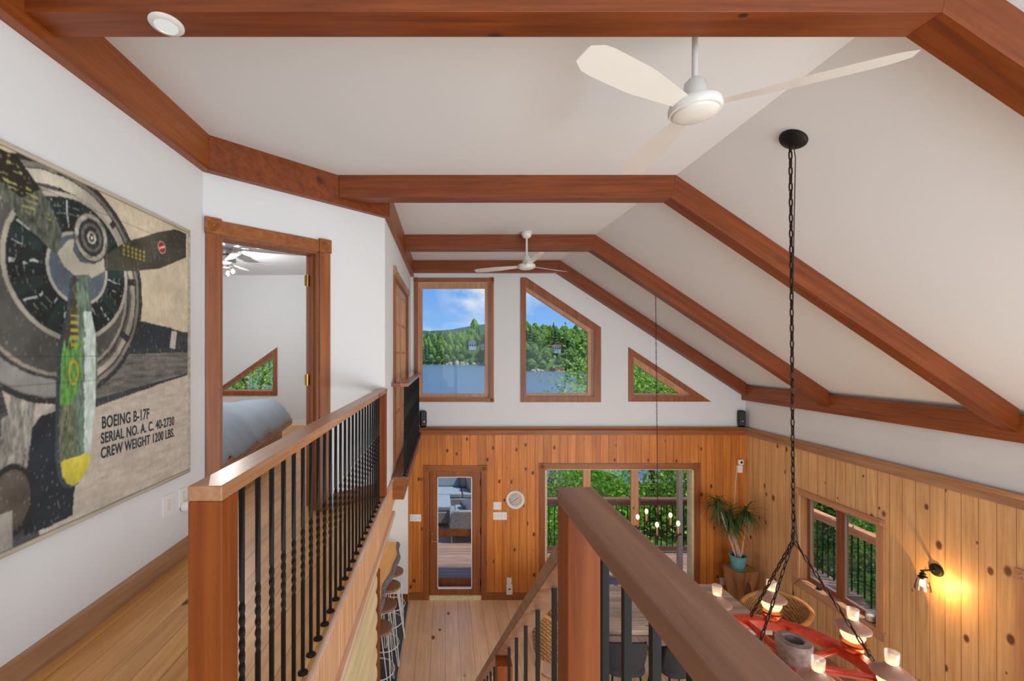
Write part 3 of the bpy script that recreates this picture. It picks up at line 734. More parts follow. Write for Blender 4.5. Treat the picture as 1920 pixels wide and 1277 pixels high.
# french door of the passage wall
w = structE('door_5', (XD, (FY0+FY1)/2, ZL))
m = MB(); m.box(XD, XD+0.022, FY0-0.09, FY0, ZL, FZ); m.box(XD, XD+0.022, FY1, FY1+0.09, ZL, FZ); build('casing', m, mTZ, w, bevel=0.002)
m = MB(); m.box(XD, XD+0.022, FY0, FY1, FZ, FZ+0.09); build('casing', m, mTY, w, bevel=0.002)
for yy in (FY0-0.045, FY1+0.045):
    m = MB(); m.box(XD, XD+0.03, yy-0.05, yy+0.05, FZ-0.003, FZ+0.1); rosette(m, (XD+0.03, yy, FZ+0.048), 0.038, 'X', 1); build('rosette', m, mTY, w, smooth=35)
m = MB(); m.box(XD-0.12, XD, FY0, FY0+0.02, ZL, FZ); m.box(XD-0.12, XD, FY1-0.02, FY1, ZL, FZ); m.box(XD-0.12, XD, FY0, FY1, FZ-0.02, FZ); build('jamb', m, mTZ, w)
fm = (FY0+FY1)/2
for a, b in ((FY0+0.02, fm), (fm, FY1-0.02)):
    m = MB(); xa, xb = XD-0.05, XD-0.012
    m.box(xa, xb, a, a+0.1, ZL+0.01, FZ-0.02); m.box(xa, xb, b-0.1, b, ZL+0.01, FZ-0.02); m.box(xa, xb, a+0.1, b-0.1, ZL+0.01, ZL+0.25); m.box(xa, xb, a+0.1, b-0.1, FZ-0.13, FZ-0.02)
    lf = build('door_leaf', m, mCW, w, bevel=0.002)
    m = MB()
    for i in (1, 2): yy = a+0.1+(b-a-0.2)*i/3; m.box(xa+0.004, xb+0.002, yy-0.01, yy+0.01, ZL+0.25, FZ-0.13)
    for i in range(1, 5): zz = ZL+0.25+(FZ-0.13-ZL-0.25)*i/5; m.box(xa+0.004, xb+0.002, a+0.1, b-0.1, zz-0.01, zz+0.01)
    build('muntins', m, mCW, w)
    m = MB(); m.box(XD-0.033, XD-0.029, a+0.1, b-0.1, ZL+0.25, FZ-0.13); build('glass', m, mGL, w)

# ================================================================== RAILINGS
def baluster(mb, x, y, z0, z1, tw=(0.38, 0.60), turns=1.6, s=0.0065):
    rings = []
    def ring(z, a): return [(x+s*math.sqrt(2)*math.cos(a+math.pi/4+k*math.pi/2), y+s*math.sqrt(2)*math.sin(a+math.pi/4+k*math.pi/2), z) for k in range(4)]
    rings.append(ring(z0, 0))
    if tw:
        n = 28
        for i in range(n+1): rings.append(ring(z0+tw[0]+(tw[1]-tw[0])*i/n, 2*math.pi*turns*i/n))
    rings.append(ring(z1, 0)); mb.loft(rings)
def shoe(mb, x, y, z): mb.lathe([(0.021, 0), (0.021, 0.004), (0.015, 0.009), (0.009, 0.013), (0.007, 0.013)], (x, y, z), 16)

# loft railing on the left
ZT = H(-0.3206)
r_ = thing('railing', 'long loft railing with black twisted balusters in front of the bedroom door', 'railing', (-0.585, 1.1, ZL))
m = MB(); m.box(-0.627, -0.542, 1.055, 4.07, ZT-0.038, ZT); build('handrail', m, mRL, r_, bevel=0.004)
m = MB(); m.box(-0.626, -0.543, 1.056, 1.14, ZL, ZT-0.038); build('newel_post', m, mBZ, r_, bevel=0.003)
m = MB(); m.box(-0.626, -0.543, 3.95, 4.035, ZL+0.013, ZT-0.038); build('newel_post', m, mBZ, r_, bevel=0.003)
for i in range(25):
    y = 1.25+0.107*i; m = MB(); baluster(m, -0.585, y, ZL, ZT-0.036)
    b_ = build('baluster', m, mBK, r_); m = MB(); shoe(m, -0.585, y, ZL+0.0); build('shoe', m, mBK, b_, smooth=40)
# small balcony with its own railing beyond the french door
XB0, XB1 = XD, -0.415
ZB2 = H(-1.285); ZT2 = H(-0.305)
b0 = structE('floor_balcony', (XD, 4.6, ZB2))
m = MB(); m.box(XB0, -0.39, 4.54, YF, ZB2-0.03, ZB2); build('deck_board', m, mRY, b0, bevel=0.003)
m = MB(); m.box(XB0, -0.41, 4.555, YF, ZB2-0.06, ZB2-0.03); m.box(XB0, -0.435, 4.57, YF, H(-1.53), ZB2-0.06); build('fascia', m, mTX, b0, bevel=0.002)
r_ = thing('railing', 'short balcony railing with twisted black balusters beside the tall lake window', 'railing', (-0.43, 5.5, ZB2))
m = MB(); m.box(-0.472, -0.39, 4.54, YF-0.005, ZT2-0.036, ZT2); build('handrail', m, mRL, r_, bevel=0.003)
m = MB(); m.box(XD, -0.472, 4.54, 4.62, ZT2-0.036, ZT2); build('handrail', m, mRX, r_, bevel=0.003)
for i in range(24):
    y = 4.60+0.107*i
    if y > YF-0.03: break
    m = MB(); baluster(m, -0.432, y, ZB2, ZT2-0.034); b_ = build('baluster', m, mBK, r_)
    m = MB(); shoe(m, -0.432, y, ZB2); build('shoe', m, mBK, b_, smooth=40)
# right guard rail beside the viewer
r_ = thing('railing', 'wide brown guard rail at lower right running toward the viewer, with its square newel', 'railing', (0.3125, 1.0, ZL))
m = MB(); m.box(0.270, 0.355, -1.2, 1.052, ZT-0.038, ZT); build('handrail', m, mRY, r_, bevel=0.004)
m = MB(); m.box(0.271, 0.354, 0.966, 1.051, ZL-0.35, ZT-0.038); build('newel_post', m, mBZ, r_, bevel=0.003)
for i in range(16):
    y = 0.852-0.102*i; m = MB(); baluster(m, 0.3125, y, ZL, ZT-0.036, None); build('baluster', m, mBK, r_)
# stair rail descending away
MS = 0.866
r_ = thing('railing', 'sloping wooden stair handrail going down toward the lower floor with thin black balusters', 'railing', (0.3125, 1.1, ZL-0.3))
zr = lambda y: H(-0.455)-MS*(y-1.053)
m = MB(); m.add([(x, y, zr(y)+dz) for y in (1.053, 4.25) for dz in (-0.05, 0) for x in (0.27, 0.355)],
                [(0, 1, 3, 2), (4, 6, 7, 5), (0, 4, 5, 1), (2, 3, 7, 6), (0, 2, 6, 4), (1, 5, 7, 3)])
build('handrail', m, mRY, r_, bevel=0.003)
sz = lambda y: max(0.0, ZL-0.12-(y-1.0)*ZL/(14*0.2234))
for y in (1.246, 1.47, 1.69, 1.91, 2.13, 2.55, 2.78, 3.0, 3.23, 3.45, 3.68, 3.9):
    m = MB(); s = 0.0065; m.box(0.3125-s, 0.3125+s, y-s, y+s, sz(y)-0.03, zr(y)-0.045); build('baluster', m, mBK, r_)
for y in (2.28, 4.165):
    m = MB(); m.box(0.271, 0.354, y, y+0.085, max(0, sz(y)-0.2), zr(y+0.085)-0.048); build('newel_post', m, mBZ, r_, bevel=0.003)


# ================================================================== PAINTING
PX = XP+0.03                     # face of the panel
PY0, PY1, PZ0, PZ1 = 1.28, 2.80, H(-0.742), H(0.780)
def sz_of(px, py):               # photo position -> position on the painting plane, metres from its near edge / from eye height
    Yd = 1.66*F/(VX-px); return Yd-PY0, (VY-py)*Yd/F
def vnoise(x, y, seed, sc, octv=4):
    out = np.zeros_like(x); amp = 1; tot = 0; r = np.random.default_rng(seed)
    for o in range(octv):
        G = r.random((64, 64)); u = x*sc*2**o+11.3*o; v = y*sc*2**o+5.7*o
        i = np.floor(u).astype(int); j = np.floor(v).astype(int); fu = u-i; fv = v-j
        fu = fu*fu*(3-2*fu); fv = fv*fv*(3-2*fv)
        g = lambda a, b: G[a % 64, b % 64]
        out += amp*((g(i, j)*(1-fu)+g(i+1, j)*fu)*(1-fv)+(g(i, j+1)*(1-fu)+g(i+1, j+1)*fu)*fv); tot += amp; amp *= 0.5
    return out/tot
def inpoly(x, y, poly):
    ins = np.zeros(x.shape, bool); n = len(poly)
    for i in range(n):
        x1, y1 = poly[i]; x2, y2 = poly[(i+1) % n]
        c = ((y1 > y) != (y2 > y)) & (x < (x2-x1)*(y-y1)/(y2-y1+1e-12)+x1); ins ^= c
    return ins
def make_painting():
    n = 400
    s = np.linspace(0, PY1-PY0, n); z = np.linspace(PZ0-Z0, PZ1-Z0, n)
    A, B = np.meshgrid(s, z, indexing='ij')
    C = np.zeros((n, n, 3))
    def rgb(r, g, b): return np.array(srgb(r, g, b)[:3])
    N1 = vnoise(A, B, 1, 7); N2 = vnoise(A*4, B, 2, 30); N3 = vnoise(A, B*5, 3, 12); N4 = vnoise(A, B, 4, 40)
    def lay(mask, col, var=0.25, nz_=None):
        q = (N1 if nz_ is None else nz_); a = mask.astype(float)
        f_ = (1+var*2*(q-0.5))[..., None]*(1+0.25*(N4-0.5))[..., None]
        C[:] = C*(1-a[..., None])+a[..., None]*np.clip(np.array(col)[None, None, :]*f_, 0, 1)
    one = np.ones_like(A)
    warp = 0.014*(N1-0.5)+0.008*(N4-0.5)
    lay(one, rgb(206, 194, 168), 0.3)
    lay((B < -0.12).astype(float)*0.8, rgb(192, 182, 172), 0.3, N3)
    Pp = lambda pts: [sz_of(*p) for p in pts]
    # wing band
    lay(inpoly(A+warp, B+warp, Pp([(165, 640), (248, 598), (353, 624), (352, 702), (165, 768)])), rgb(52, 60, 64), 0.6, N3)
    lay(inpoly(A, B, Pp([(165, 668), (353, 660), (352, 700), (165, 752)])), rgb(112, 112, 106), 0.7, N3)
    lay(inpoly(A, B, Pp([(250, 600), (322, 615), (318, 652), (245, 655)])), rgb(40, 50, 58), 0.4)
    lay(inpoly(A, B, Pp([(322, 620), (332, 622), (328, 655), (318, 652)])), rgb(180, 178, 166), 0.4)
    # left lower background
    lay((A+0.25*(B+0.742) < 0.50) & (B < -0.05), rgb(70, 74, 76), 0.9, N3)
    lay((A < 0.20), rgb(96, 96, 92), 0.8)
    # pale strut area and dark shadow shape
    lay(inpoly(A+warp, B, Pp([(40, 860), (62, 790), (108, 752), (112, 775), (70, 790), (56, 830), (44, 900)])), rgb(176, 172, 160), 0.4)
    lay(inpoly(A+warp, B+warp, Pp([(43, 1008), (36, 936), (43, 850), (59, 804), (76, 781), (112, 772), (113, 900), (140, 912), (137, 966)])), rgb(34, 44, 52), 0.6)
    for a_, b_, w_ in (((28, 740), (20, 900), 0.018), ((38, 740), (32, 900), 0.010), ((56, 740), (30, 905), 0.016), ((66, 735), (44, 900), 0.008), ((12, 790), (10, 900), 0.02)):
        (s1, z1), (s2, z2) = sz_of(*a_), sz_of(*b_)
        t = np.clip(((A-s1)*(s2-s1)+(B-z1)*(z2-z1))/((s2-s1)**2+(z2-z1)**2), 0, 1)
        d = np.hypot(A-s1-t*(s2-s1), B-z1-t*(z2-z1)); lay(d < w_, rgb(150, 148, 140), 0.8, N2)
    # wheel at the bottom left
    cw_ = sz_of(20, 940); d = np.hypot((A-cw_[0])*1.5, B-cw_[1])
    lay(d < 0.12, rgb(90, 82, 74), 0.9); lay(np.abs(d-0.13) < 0.012, rgb(40, 42, 44), 0.4); lay((A < 0.385) & (B < -0.60), rgb(170, 166, 158), 0.5)
    # engine cowling
    d = np.hypot(A-0.60, (B-0.305)*0.97)+warp
    for r0, r1, c_ in ((0.0, 0.50, (46, 52, 54)), (0.0, 0.475, (128, 122, 112)), (0.0, 0.455, (60, 62, 62)), (0.0, 0.445, (170, 164, 150)), (0.0, 0.415, (104, 102, 96)), (0.0, 0.40, (66, 68, 66)), (0, 0.385, (158, 152, 138)), (0, 0.37, (84, 84, 80))):
        lay(d < r1, rgb(*c_), 0.7)
    ang = np.arctan2(B-0.305, A-0.60)
    lay((d > 0.39) & (d < 0.46) & (np.sin(ang*9) > 0.93), rgb(44, 46, 46), 0.3)
    lay((d > 0.40) & (d < 0.45) & (ang > 0.9) & (ang < 2.2), rgb(196, 190, 174), 0.5)
    lay((d > 0.40) & (d < 0.47) & (ang < -1.2) & (ang > -2.6), rgb(150, 150, 146), 0.7)
    d2 = np.hypot(A-0.665, B-0.385)+warp*0.6
    lay(d2 < 0.325, rgb(176, 172, 158), 0.5); lay(d2 < 0.305, rgb(22, 32, 32), 0.9)
    an2 = np.arctan2(B-0.385, A-0.69)
    streak = (np.sin(an2*23+7*N1) > 0.93) & (d2 > 0.17) & (d2 < 0.295) & (N4+0.5*N1 > 0.72)
    lay(streak, rgb(176, 186, 184), 0.4)
    for rr0 in (0.20, 0.235, 0.265): lay((np.abs(d2-rr0) < 0.0025) & (N3 > 0.55), rgb(96, 120, 116), 0.6)
    lay((np.sin(an2*9+1) > 0.6) & (d2 > 0.165) & (d2 < 0.30), rgb(30, 52, 50), 0.8)
    d3 = np.hypot(A-0.69, B-0.385); lay(d3 < 0.165, rgb(176, 176, 166), 0.4); lay(d3 < 0.15, rgb(88, 100, 112), 0.5)
    # propeller blades
    def blade(pts, col, var, nn): lay(inpoly(A+warp*0.5, B+warp*0.5, Pp(pts)), col, var, nn)
    blade([(117, 440), (100, 396), (76, 354), (32, 292), (-20, 270), (-60, 300), (-30, 340), (0, 366), (45, 420), (105, 478)], rgb(86, 92, 80), 0.9, N2)
    blade([(76, 354), (32, 292), (-20, 270), (-60, 300), (-10, 330), (40, 372)], rgb(34, 28, 24), 0.7, N1)
    (qs, qz) = sz_of(28, 335); lay((np.abs((A-qs)+0.9*(B-qz)) < 0.06) & (np.abs(B-qz) < 0.13) & (np.sin(B*260) > 0.2) & (N4 > 0.52), rgb(150, 150, 84), 0.5)
    blade([(193, 486), (215, 466), (238, 453), (298, 435), (327, 430), (349, 438), (349, 483), (298, 504), (253, 508), (196, 507)], rgb(66, 66, 56), 0.9, N1)
    bl = [(137, 517), (131, 580), (121, 625), (115, 670), (112, 752), (111, 850), (117, 892), (126, 907), (138, 911), (150, 902), (160, 888), (168, 868), (172, 823), (182, 733), (183, 680), (180, 632), (172, 592), (168, 517)]
    lay(inpoly((A-0.87)*0.93+0.87, B, Pp([(p[0], p[1]+4) for p in bl])), rgb(60, 74, 84), 0.5)
    blade(bl, rgb(106, 128, 112), 0.8, N2)
    inb = inpoly(A, B, Pp(bl)); (sA, _) = sz_of(160, 700)
    lay(inb & (A > sA-0.02+0.03*N3) & (A < sA+0.06) & (B < 0.2), rgb(200, 216, 208), 0.3, N2)
    lay(inb & (A < sA-0.025+0.06*(N3-0.5)) & (B < 0.05+0.12*(N2-0.5)) & (B > -0.22+0.16*(N1-0.5)), rgb(96, 150, 74), 0.9, N2)
    lay(inb & (A < sA-0.045+0.04*(N3-0.5)) & (B > 0.05+0.2*(N2-0.5)) & (B < 0.45), rgb(76, 70, 58), 0.9, N2)
    lay(inb & (A < sA-0.05+0.05*(N2-0.5)) & (B < -0.22), rgb(104, 112, 88), 0.9, N2)
    lay(inb & (B < -0.475+0.02*N1), rgb(206, 196, 74), 0.55, N1)
    (es, ez) = sz_of(138, 698); e = np.hypot((A-es)*2.2, B-ez); lay(np.abs(e-0.05) < 0.008, rgb(190, 170, 60), 0.2)
    (es, ez) = sz_of(140, 620); lay((np.abs(A-es) < 0.022) & (np.abs(B-ez) < 0.07) & (np.sin(B*190) > 0.1), rgb(184, 176, 60), 0.4)
    # hub and spinner
    blade([(107, 474), (128, 450), (140, 448), (136, 470), (150, 492), (178, 496), (195, 480), (197, 508), (172, 522), (165, 515), (140, 516), (120, 500)], rgb(186, 182, 164), 0.4, N1)
    (hs, hz) = sz_of(172, 446)
    e = np.hypot((A-hs)*1.05, (B-hz)*0.92)
    for r_0, c_ in ((0.105, (50, 52, 50)), (0.098, (150, 148, 136)), (0.078, (44, 46, 46)), (0.060, (96, 96, 92)), (0.045, (48, 48, 46)), (0.026, (170, 168, 160)), (0.016, (40, 40, 40)), (0.007, (190, 188, 180))):
        lay(e+0.9*warp < r_0, rgb(*c_), 0.9, N4)
    (rs, rz_) = sz_of(303.6, 464); e = np.hypot(A-rs, B-rz_); lay(e < 0.036, rgb(206, 160, 150), 0.2); lay(e < 0.031, rgb(150, 42, 34), 0.2); lay((e < 0.028) & (np.abs((B-rz_)-0.45*(A-rs)) < 0.006), rgb(220, 190, 180), 0.1)
    (rs, rz_) = sz_of(250, 474); lay((np.abs(A-rs) < 0.09) & (np.abs(B-rz_) < 0.028) & (np.sin(A*210) > 0) & (np.sin(B*260) > -0.3), rgb(158, 146, 50), 0.3)
    # planks of the panel and worn paint
    pl = np.abs(((B+3)/0.115) % 1-0.0) < 0.012
    lay(pl.astype(float)*0.55, rgb(40, 34, 28), 0.2)
    C[:] = C*(0.88+0.26*N2)[..., None]
    sc_ = (vnoise(A*6, B, 9, 50, 2) > 0.80); lay(sc_.astype(float)*0.35, rgb(190, 184, 170), 0.2)
    K = C.copy()
    K[1:-1, 1:-1] = (C[1:-1, 1:-1]*2+C[2:, 1:-1]+C[:-2, 1:-1]+C[1:-1, 2:]+C[1:-1, :-2])/6
    C[:] = np.clip(K, 0, 1)
    vs = np.stack([np.full(A.shape, PX+0.0), PY0+A, Z0+B], -1).reshape(-1, 3)
    idx = np.arange(n*n).reshape(n, n)
    fs = np.stack([idx[:-1, :-1], idx[1:, :-1], idx[1:, 1:], idx[:-1, 1:]], -1).reshape(-1, 4)
    return vs, fs, C.reshape(-1, 3)
root = thing('painting', 'big square painting of an aeroplane engine and green propeller, on the left white wall', 'painting', (XP, 2.04, PZ0))
vs, fs, cs = make_painting()
me = bpy.data.meshes.new('canvas'); o_ = worldloc(root)
me.from_pydata([(v[0]-o_.x, v[1]-o_.y, v[2]-o_.z) for v in vs], [], fs.tolist())
ca_ = me.color_attributes.new('paint', 'FLOAT_COLOR', 'POINT')
ca_.data.foreach_set('color', np.concatenate([cs, np.ones((len(cs), 1))], 1).astype(np.float32).ravel())
mPAINT = mat('painted_canvas', (0.5, 0.5, 0.5, 1), 0.6, bump=0.25, bscale=500)
at = N(mPAINT.node_tree, 'ShaderNodeAttribute'); at.attribute_name = 'paint'
mPAINT.node_tree.links.new(at.outputs['Color'], mPAINT.node_tree.nodes['Principled BSDF'].inputs['Base Color'])
me.materials.append(mPAINT); oc = bpy.data.objects.new('canvas', me); COL.objects.link(oc); oc.parent = root
mFRAME = wood('bleached_frame_wood', srgb(150, 140, 124), srgb(196, 188, 172), srgb(90, 80, 70), 'Y', kscale=4, kden=0.1, ksize=0.02, rough=0.7)
m = MB(); fw = 0.020
m.box(XP, PX+0.012, PY0-fw, PY1+fw*0.6, PZ1, PZ1+fw); m.box(XP, PX+0.012, PY0-fw, PY1+fw*0.6, PZ0-fw, PZ0); m.box(XP, PX+0.012, PY0-fw, PY0, PZ0, PZ1); m.box(XP, PX+0.012, PY1, PY1+fw*0.6, PZ0, PZ1)
build('picture_frame', m, mFRAME, root, bevel=0.002)
m = MB(); m.box(XP, PX-0.004, PY0, PY1, PZ0, PZ1); build('backing', m, mFRAME, root)
mINK = mat('stencil_ink', srgb(52, 60, 66), 0.8, noise=0.25, nscale=60)
def text_mesh(body, size, width, m_, parent, world_mat, name='lettering', extr=0.0006):
    cu = bpy.data.curves.new(name, 'FONT'); cu.body = body; cu.size = size; cu.extrude = extr; cu.space_character = 1.05; cu.offset = 0.0012
    to = bpy.data.objects.new(name, cu); COL.objects.link(to)
    bpy.context.view_layer.update()
    dg = bpy.context.evaluated_depsgraph_get(); mt_ = bpy.data.meshes.new_from_object(to.evaluated_get(dg))
    bpy.data.objects.remove(to)
    xs_ = [v.co.x for v in mt_.vertices]; ys_ = [v.co.y for v in mt_.vertices]
    w_ = max(xs_)-min(xs_); h_ = max(ys_)
    off = worldloc(parent)
    for v in mt_.vertices:
        p = Vector(((v.co.x-min(xs_))/w_*width, v.co.y/h_*size, v.co.z)); v.co = world_mat@p-off
    mt_.materials.clear(); mt_.materials.append(m_)
    oo = bpy.data.objects.new(name, mt_); COL.objects.link(oo); oo.parent = parent; return oo
for body, s0, zb, wd, hh in (('BOEING B-17F', 0.821, -0.360, 0.335, 0.058), ('SERIAL NO. A. C. 40-2730', 0.814, -0.432, 0.566, 0.052), ('CREW WEIGHT 1200 LBS.', 0.814, -0.503, 0.566, 0.052)):
    Mw = Matrix(((0, 0, 1, PX+0.0008), (1, 0, 0, PY0+s0), (0, 1, 0, Z0+zb), (0, 0, 0, 1)))
    text_mesh(body, hh, wd, mINK, root, Mw)

# ================================================================== SMALL WALL FIXTURES
def wallplate(px, py, X, label, w_=0.075, h_=0.12, gang=1, dimmer=False, group=None):
    Y = X*F/(px-VX); c = P(px, py, Y); c.x = X
    t = thing('switch_plate', label, 'switch', c, group)
    m = MB(); m.box(X, X+0.006, c.y-w_/2, c.y+w_/2, c.z-h_/2, c.z+h_/2); build('plate', m, mWP, t, bevel=0.002)
    m = MB(); m.box(X+0.006, X+0.009, c.y-0.017, c.y+0.017, c.z-0.033, c.z+0.033); build('rocker', m, mWG, t)
    return t, c
wallplate(314, 947, XP, 'white blank wall plate below the right end of the propeller painting', 0.10, 0.125)
t, c = wallplate(342, 932, XP, 'white outlet plate by the newel with a round plug in it', 0.075, 0.12)
m = MB(); m.lathe([(0.032, 0), (0.032, 0.03), (0.026, 0.04), (0.0001, 0.04)], (XP+0.008, c.y+0.0, c.z-0.06), 20, 'X'); build('plug', m, mWP, t, smooth=40)
def frontplate(px, py, w_, h_, n, label, y=YF-0.005):
    c = P(px, py, y); t = thing('switch_plate', label, 'switch', c)
    m = MB(); m.box(c.x-w_/2, c.x+w_/2, y-0.006, y, c.z-h_/2, c.z+h_/2); build('plate', m, mWP, t, bevel=0.002)
    for i in range(n):
        xx = c.x-w_/2+w_*(i+0.5)/n; m = MB(); m.box(xx-0.015, xx+0.015, y-0.010, y-0.006, c.z-0.032, c.z+0.032); build('rocker', m, mWG, t)
    return t, c
frontplate(779, 971, 0.185, 0.115, 3, 'white triple light switch left of the glazed lower door')
frontplate(932.5, 948.5, 0.13, 0.125, 2, 'white double light switch above the wider one, near the clock')
frontplate(937.5, 967.5, 0.225, 0.125, 4, 'white four gang light switch below the clock')
t, c = frontplate(954.5, 1090, 0.078, 0.125, 0, 'white wall outlet holding a night light, low between door and patio slider')
m = MB(); m.box(c.x-0.05, c.x+0.05, YF-0.05, YF-0.012, c.z-0.20, c.z-0.035); build('night_light', m, mWP, t, bevel=0.01)
m = MB(); m.box(c.x-0.018, c.x+0.018, YF-0.053, YF-0.049, c.z-0.115, c.z-0.095); build('sensor_window', m, mBR, t)
t, c = frontplate(1354, 1090, 0.078, 0.12, 0, 'white wall outlet low beside the carved wooden stump')
m = MB(); m.box(c.x-0.015, c.x+0.015, YF-0.03, YF-0.01, c.z-0.035, c.z-0.01); m.tube([(c.x+0.01, YF-0.03, c.z-0.02), (c.x+0.05, YF-0.05, c.z-0.03), (c.x+0.09, YF-0.04, c.z+0.02), (c.x+0.12, YF-0.03, c.z+0.1)], 0.004, 6); build('plug', m, mWP, t)
# clock
c = P(966, 936.5, YF-0.005)
t = thing('wall_clock', 'round white wall clock with roman face hanging from a cord on the pine wall', 'clock', c)
m = MB(); m.lathe([(0.150, 0), (0.150, -0.03), (0.135, -0.042), (0.118, -0.03), (0.112, -0.018), (0.0001, -0.018)], tuple(c), 48, 'Y'); build('clock_case', m, mWP, t, smooth=50)
m = MB(); m.lathe([(0.110, -0.0195), (0.0001, -0.0195)], tuple(c), 40, 'Y'); build('dial', m, mat('aged_dial', srgb(196, 184, 174), 0.7, noise=0.12, nscale=14), t)
mDIAL = mat('dial_ink', srgb(90, 82, 78), 0.7)
for i in range(12):
    m = MB()
    a = math.radians(90-30*i); r0, r1 = 0.072, 0.098; u = Vector((math.cos(a), 0, math.sin(a)))
    nn = [2, 1, 2, 3, 3, 1, 2, 3, 4, 3, 1, 2][i]
    for j in range(nn):
        sd_ = Vector((-u.z, 0, u.x))*(j-(nn-1)/2)*0.007
        p0 = c+u*r0+sd_+Vector((0, -0.0205, 0)); p1 = c+u*r1+sd_+Vector((0, -0.0205, 0)); m.bar(p0, p1, 0.003, 0.001, (0, 1, 0))
    build('numeral', m, mDIAL, t)
for nm, a, ln, wd in (('hour_hand', 52, 0.055, 0.006), ('minute_hand', 234, 0.085, 0.004)):
    a = math.radians(90-a); u = Vector((math.cos(a), 0, math.sin(a))); m = MB()
    m.bar(c-u*0.015+Vector((0, -0.023, 0)), c+u*ln+Vector((0, -0.023, 0)), wd, 0.002, (0, 1, 0)); build(nm, m, mBK, t)
m = MB(); top = P(964, 895, YF-0.012); m.tube([c+Vector((-0.13, -0.012, 0.09)), top, c+Vector((0.13, -0.012, 0.09))], 0.0035, 6); m.ball(top, 0.006, 8, 6); build('hanging_cord', m, mSTEM, t)
# speakers
def speaker(c, rz, label):
    t = thing('speaker', label, 'speaker', c, None, None, rz)
    m = MB(); m.prism([(-0.045, 0.02), (0.045, 0.02), (0.052, 0.09), (0.05, 0.24), (0.042, 0.27), (-0.042, 0.27), (-0.05, 0.24), (-0.052, 0.09)], 'Y', -0.04, 0.05)
    off = Vector(c); m.v = [tuple(Vector(v)+off) for v in m.v]; build('cabinet', m, mBP, t, bevel=0.012)
    m = MB(); m.lathe([(0.05, 0), (0.05, 0.012), (0.02, 0.02), (0.02, 0.03)], c, 20); build('stand', m, mBK, t, smooth=40)
    m = MB(); m.box(c[0]-0.01, c[0]+0.01, c[1]-0.043, c[1]-0.040, c[2]+0.09, c[2]+0.105); build('badge', m, mNIK, t)
speaker((P(1396, 806, 7.02).x, 7.09, ZR+0.001), math.radians(-12), 'small black speaker on the ledge in the right hand corner')
speaker((P(785, 806, 7.08).x+0.075, 7.06, ZR+0.001), math.radians(25), 'small black speaker at the left end of the ledge behind the balcony railing')
# security camera
c = P(1388, 873, YF-0.05)
t = thing('security_camera', 'white security camera plugged in high on the pine wall, its cord dropping behind the plant', 'camera', (c.x, YF-0.005, c.z))
m = MB(); m.box(c.x-0.035, c.x+0.045, YF-0.045, YF-0.005, c.z-0.12, c.z-0.0); build('adapter', m, mWP, t, bevel=0.006)
m = MB(); m.box(c.x-0.035, c.x+0.045, YF-0.075, YF-0.02, c.z+0.01, c.z+0.10); hd = build('camera_head', m, mWP, t, bevel=0.015, seg=3)
m = MB(); m.lathe([(0.020, 0), (0.018, -0.005), (0.0001, -0.006)], (c.x+0.005, YF-0.075, c.z+0.058), 16, 'Y'); build('lens', m, mBK, t, smooth=50)
m = MB(); m.tube([(c.x-0.03, YF-0.012, c.z-0.06), (c.x-0.05, YF-0.01, c.z-0.3), (c.x-0.07, YF-0.01, c.z-0.7), (c.x-0.085, YF-0.01, c.z-1.1), (c.x-0.10, YF-0.01, c.z-1.5)], 0.005, 6); build('power_cord', m, mCORD, t)
# round LED light in the near beam
c = P(312, 45.5, 1.7475)
t = thing('downlight', 'round white surface downlight under the nearest beam, upper left', 'light', (c.x, c.y, ZB))
m = MB(); m.lathe([(0.064, 0), (0.064, -0.004), (0.058, -0.010), (0.044, -0.012), (0.042, -0.009)], (c.x, c.y, ZB), 40); build('bezel', m, mWG, t, smooth=40)
m = MB(); m.lathe([(0.042, -0.009), (0.0001, -0.009)], (c.x, c.y, ZB), 32); build('diffuser', m, mLED, t)

# ================================================================== CEILING FANS
def fan(X, Y, a0, label):
    t = thing('ceiling_fan', label, 'fan', (X, Y, ZC), 'white ceiling fans')
    m = MB(); m.lathe([(0.0001, 0), (0.062, -0.001), (0.066, -0.02), (0.062, -0.045), (0.045, -0.07), (0.018, -0.082), (0.014, -0.082)], (X, Y, ZC), 28); build('canopy', m, mWG, t, smooth=40)
    m = MB(); m.tube([(X, Y, ZC-0.07), (X, Y, ZC-0.33)], 0.0125, 12); build('downrod', m, mWG, t, smooth=40)
    m = MB(); m.lathe([(0.0001, -0.30), (0.030, -0.30), (0.042, -0.312), (0.056, -0.40), (0.058, -0.415)], (X, Y, ZC), 28); build('motor_cover', m, mWG, t, smooth=40)
    m = MB(); m.lathe([(0.0001, -0.405), (0.104, -0.407), (0.108, -0.415), (0.108, -0.438), (0.103, -0.447), (0.092, -0.448), (0.088, -0.456), (0.075, -0.462), (0.055, -0.468), (0.0001, -0.472)], (X, Y, ZC), 40); build('motor_housing', m, mWG, t, smooth=30)
    for k in range(3):
        a = math.radians(a0+120*k); R = Matrix.Rotation(a, 3, 'Z'); pitch = Matrix.Rotation(math.radians(12), 3, 'X')
        rings = []
        for i in range(13):
            u = i/12; r = 0.10+0.60*u; w = 0.035+0.030*min(1, u*2.2); w *= (1-max(0, u-0.9)*4.5)
            rings.append([R@(Vector((r, 0, 0))+pitch@Vector((0, q*w, dz)))+Vector((X, Y, ZC-0.425)) for q, dz in ((-1, 0), (-0.5, 0.006), (0.5, 0.006), (1, 0), (0.5, 0.0), (-0.5, 0.0))])
        m = MB(); m.loft(rings); build('blade', m, mWG, t, smooth=40)
    return t
fan(1.108, 1.93, 90, 'white three bladed ceiling fan nearest the viewer, its rod behind the closest beam')
fan(1.010, 5.40, 32, 'white three bladed ceiling fan farther away, hanging in front of the lake window wall')

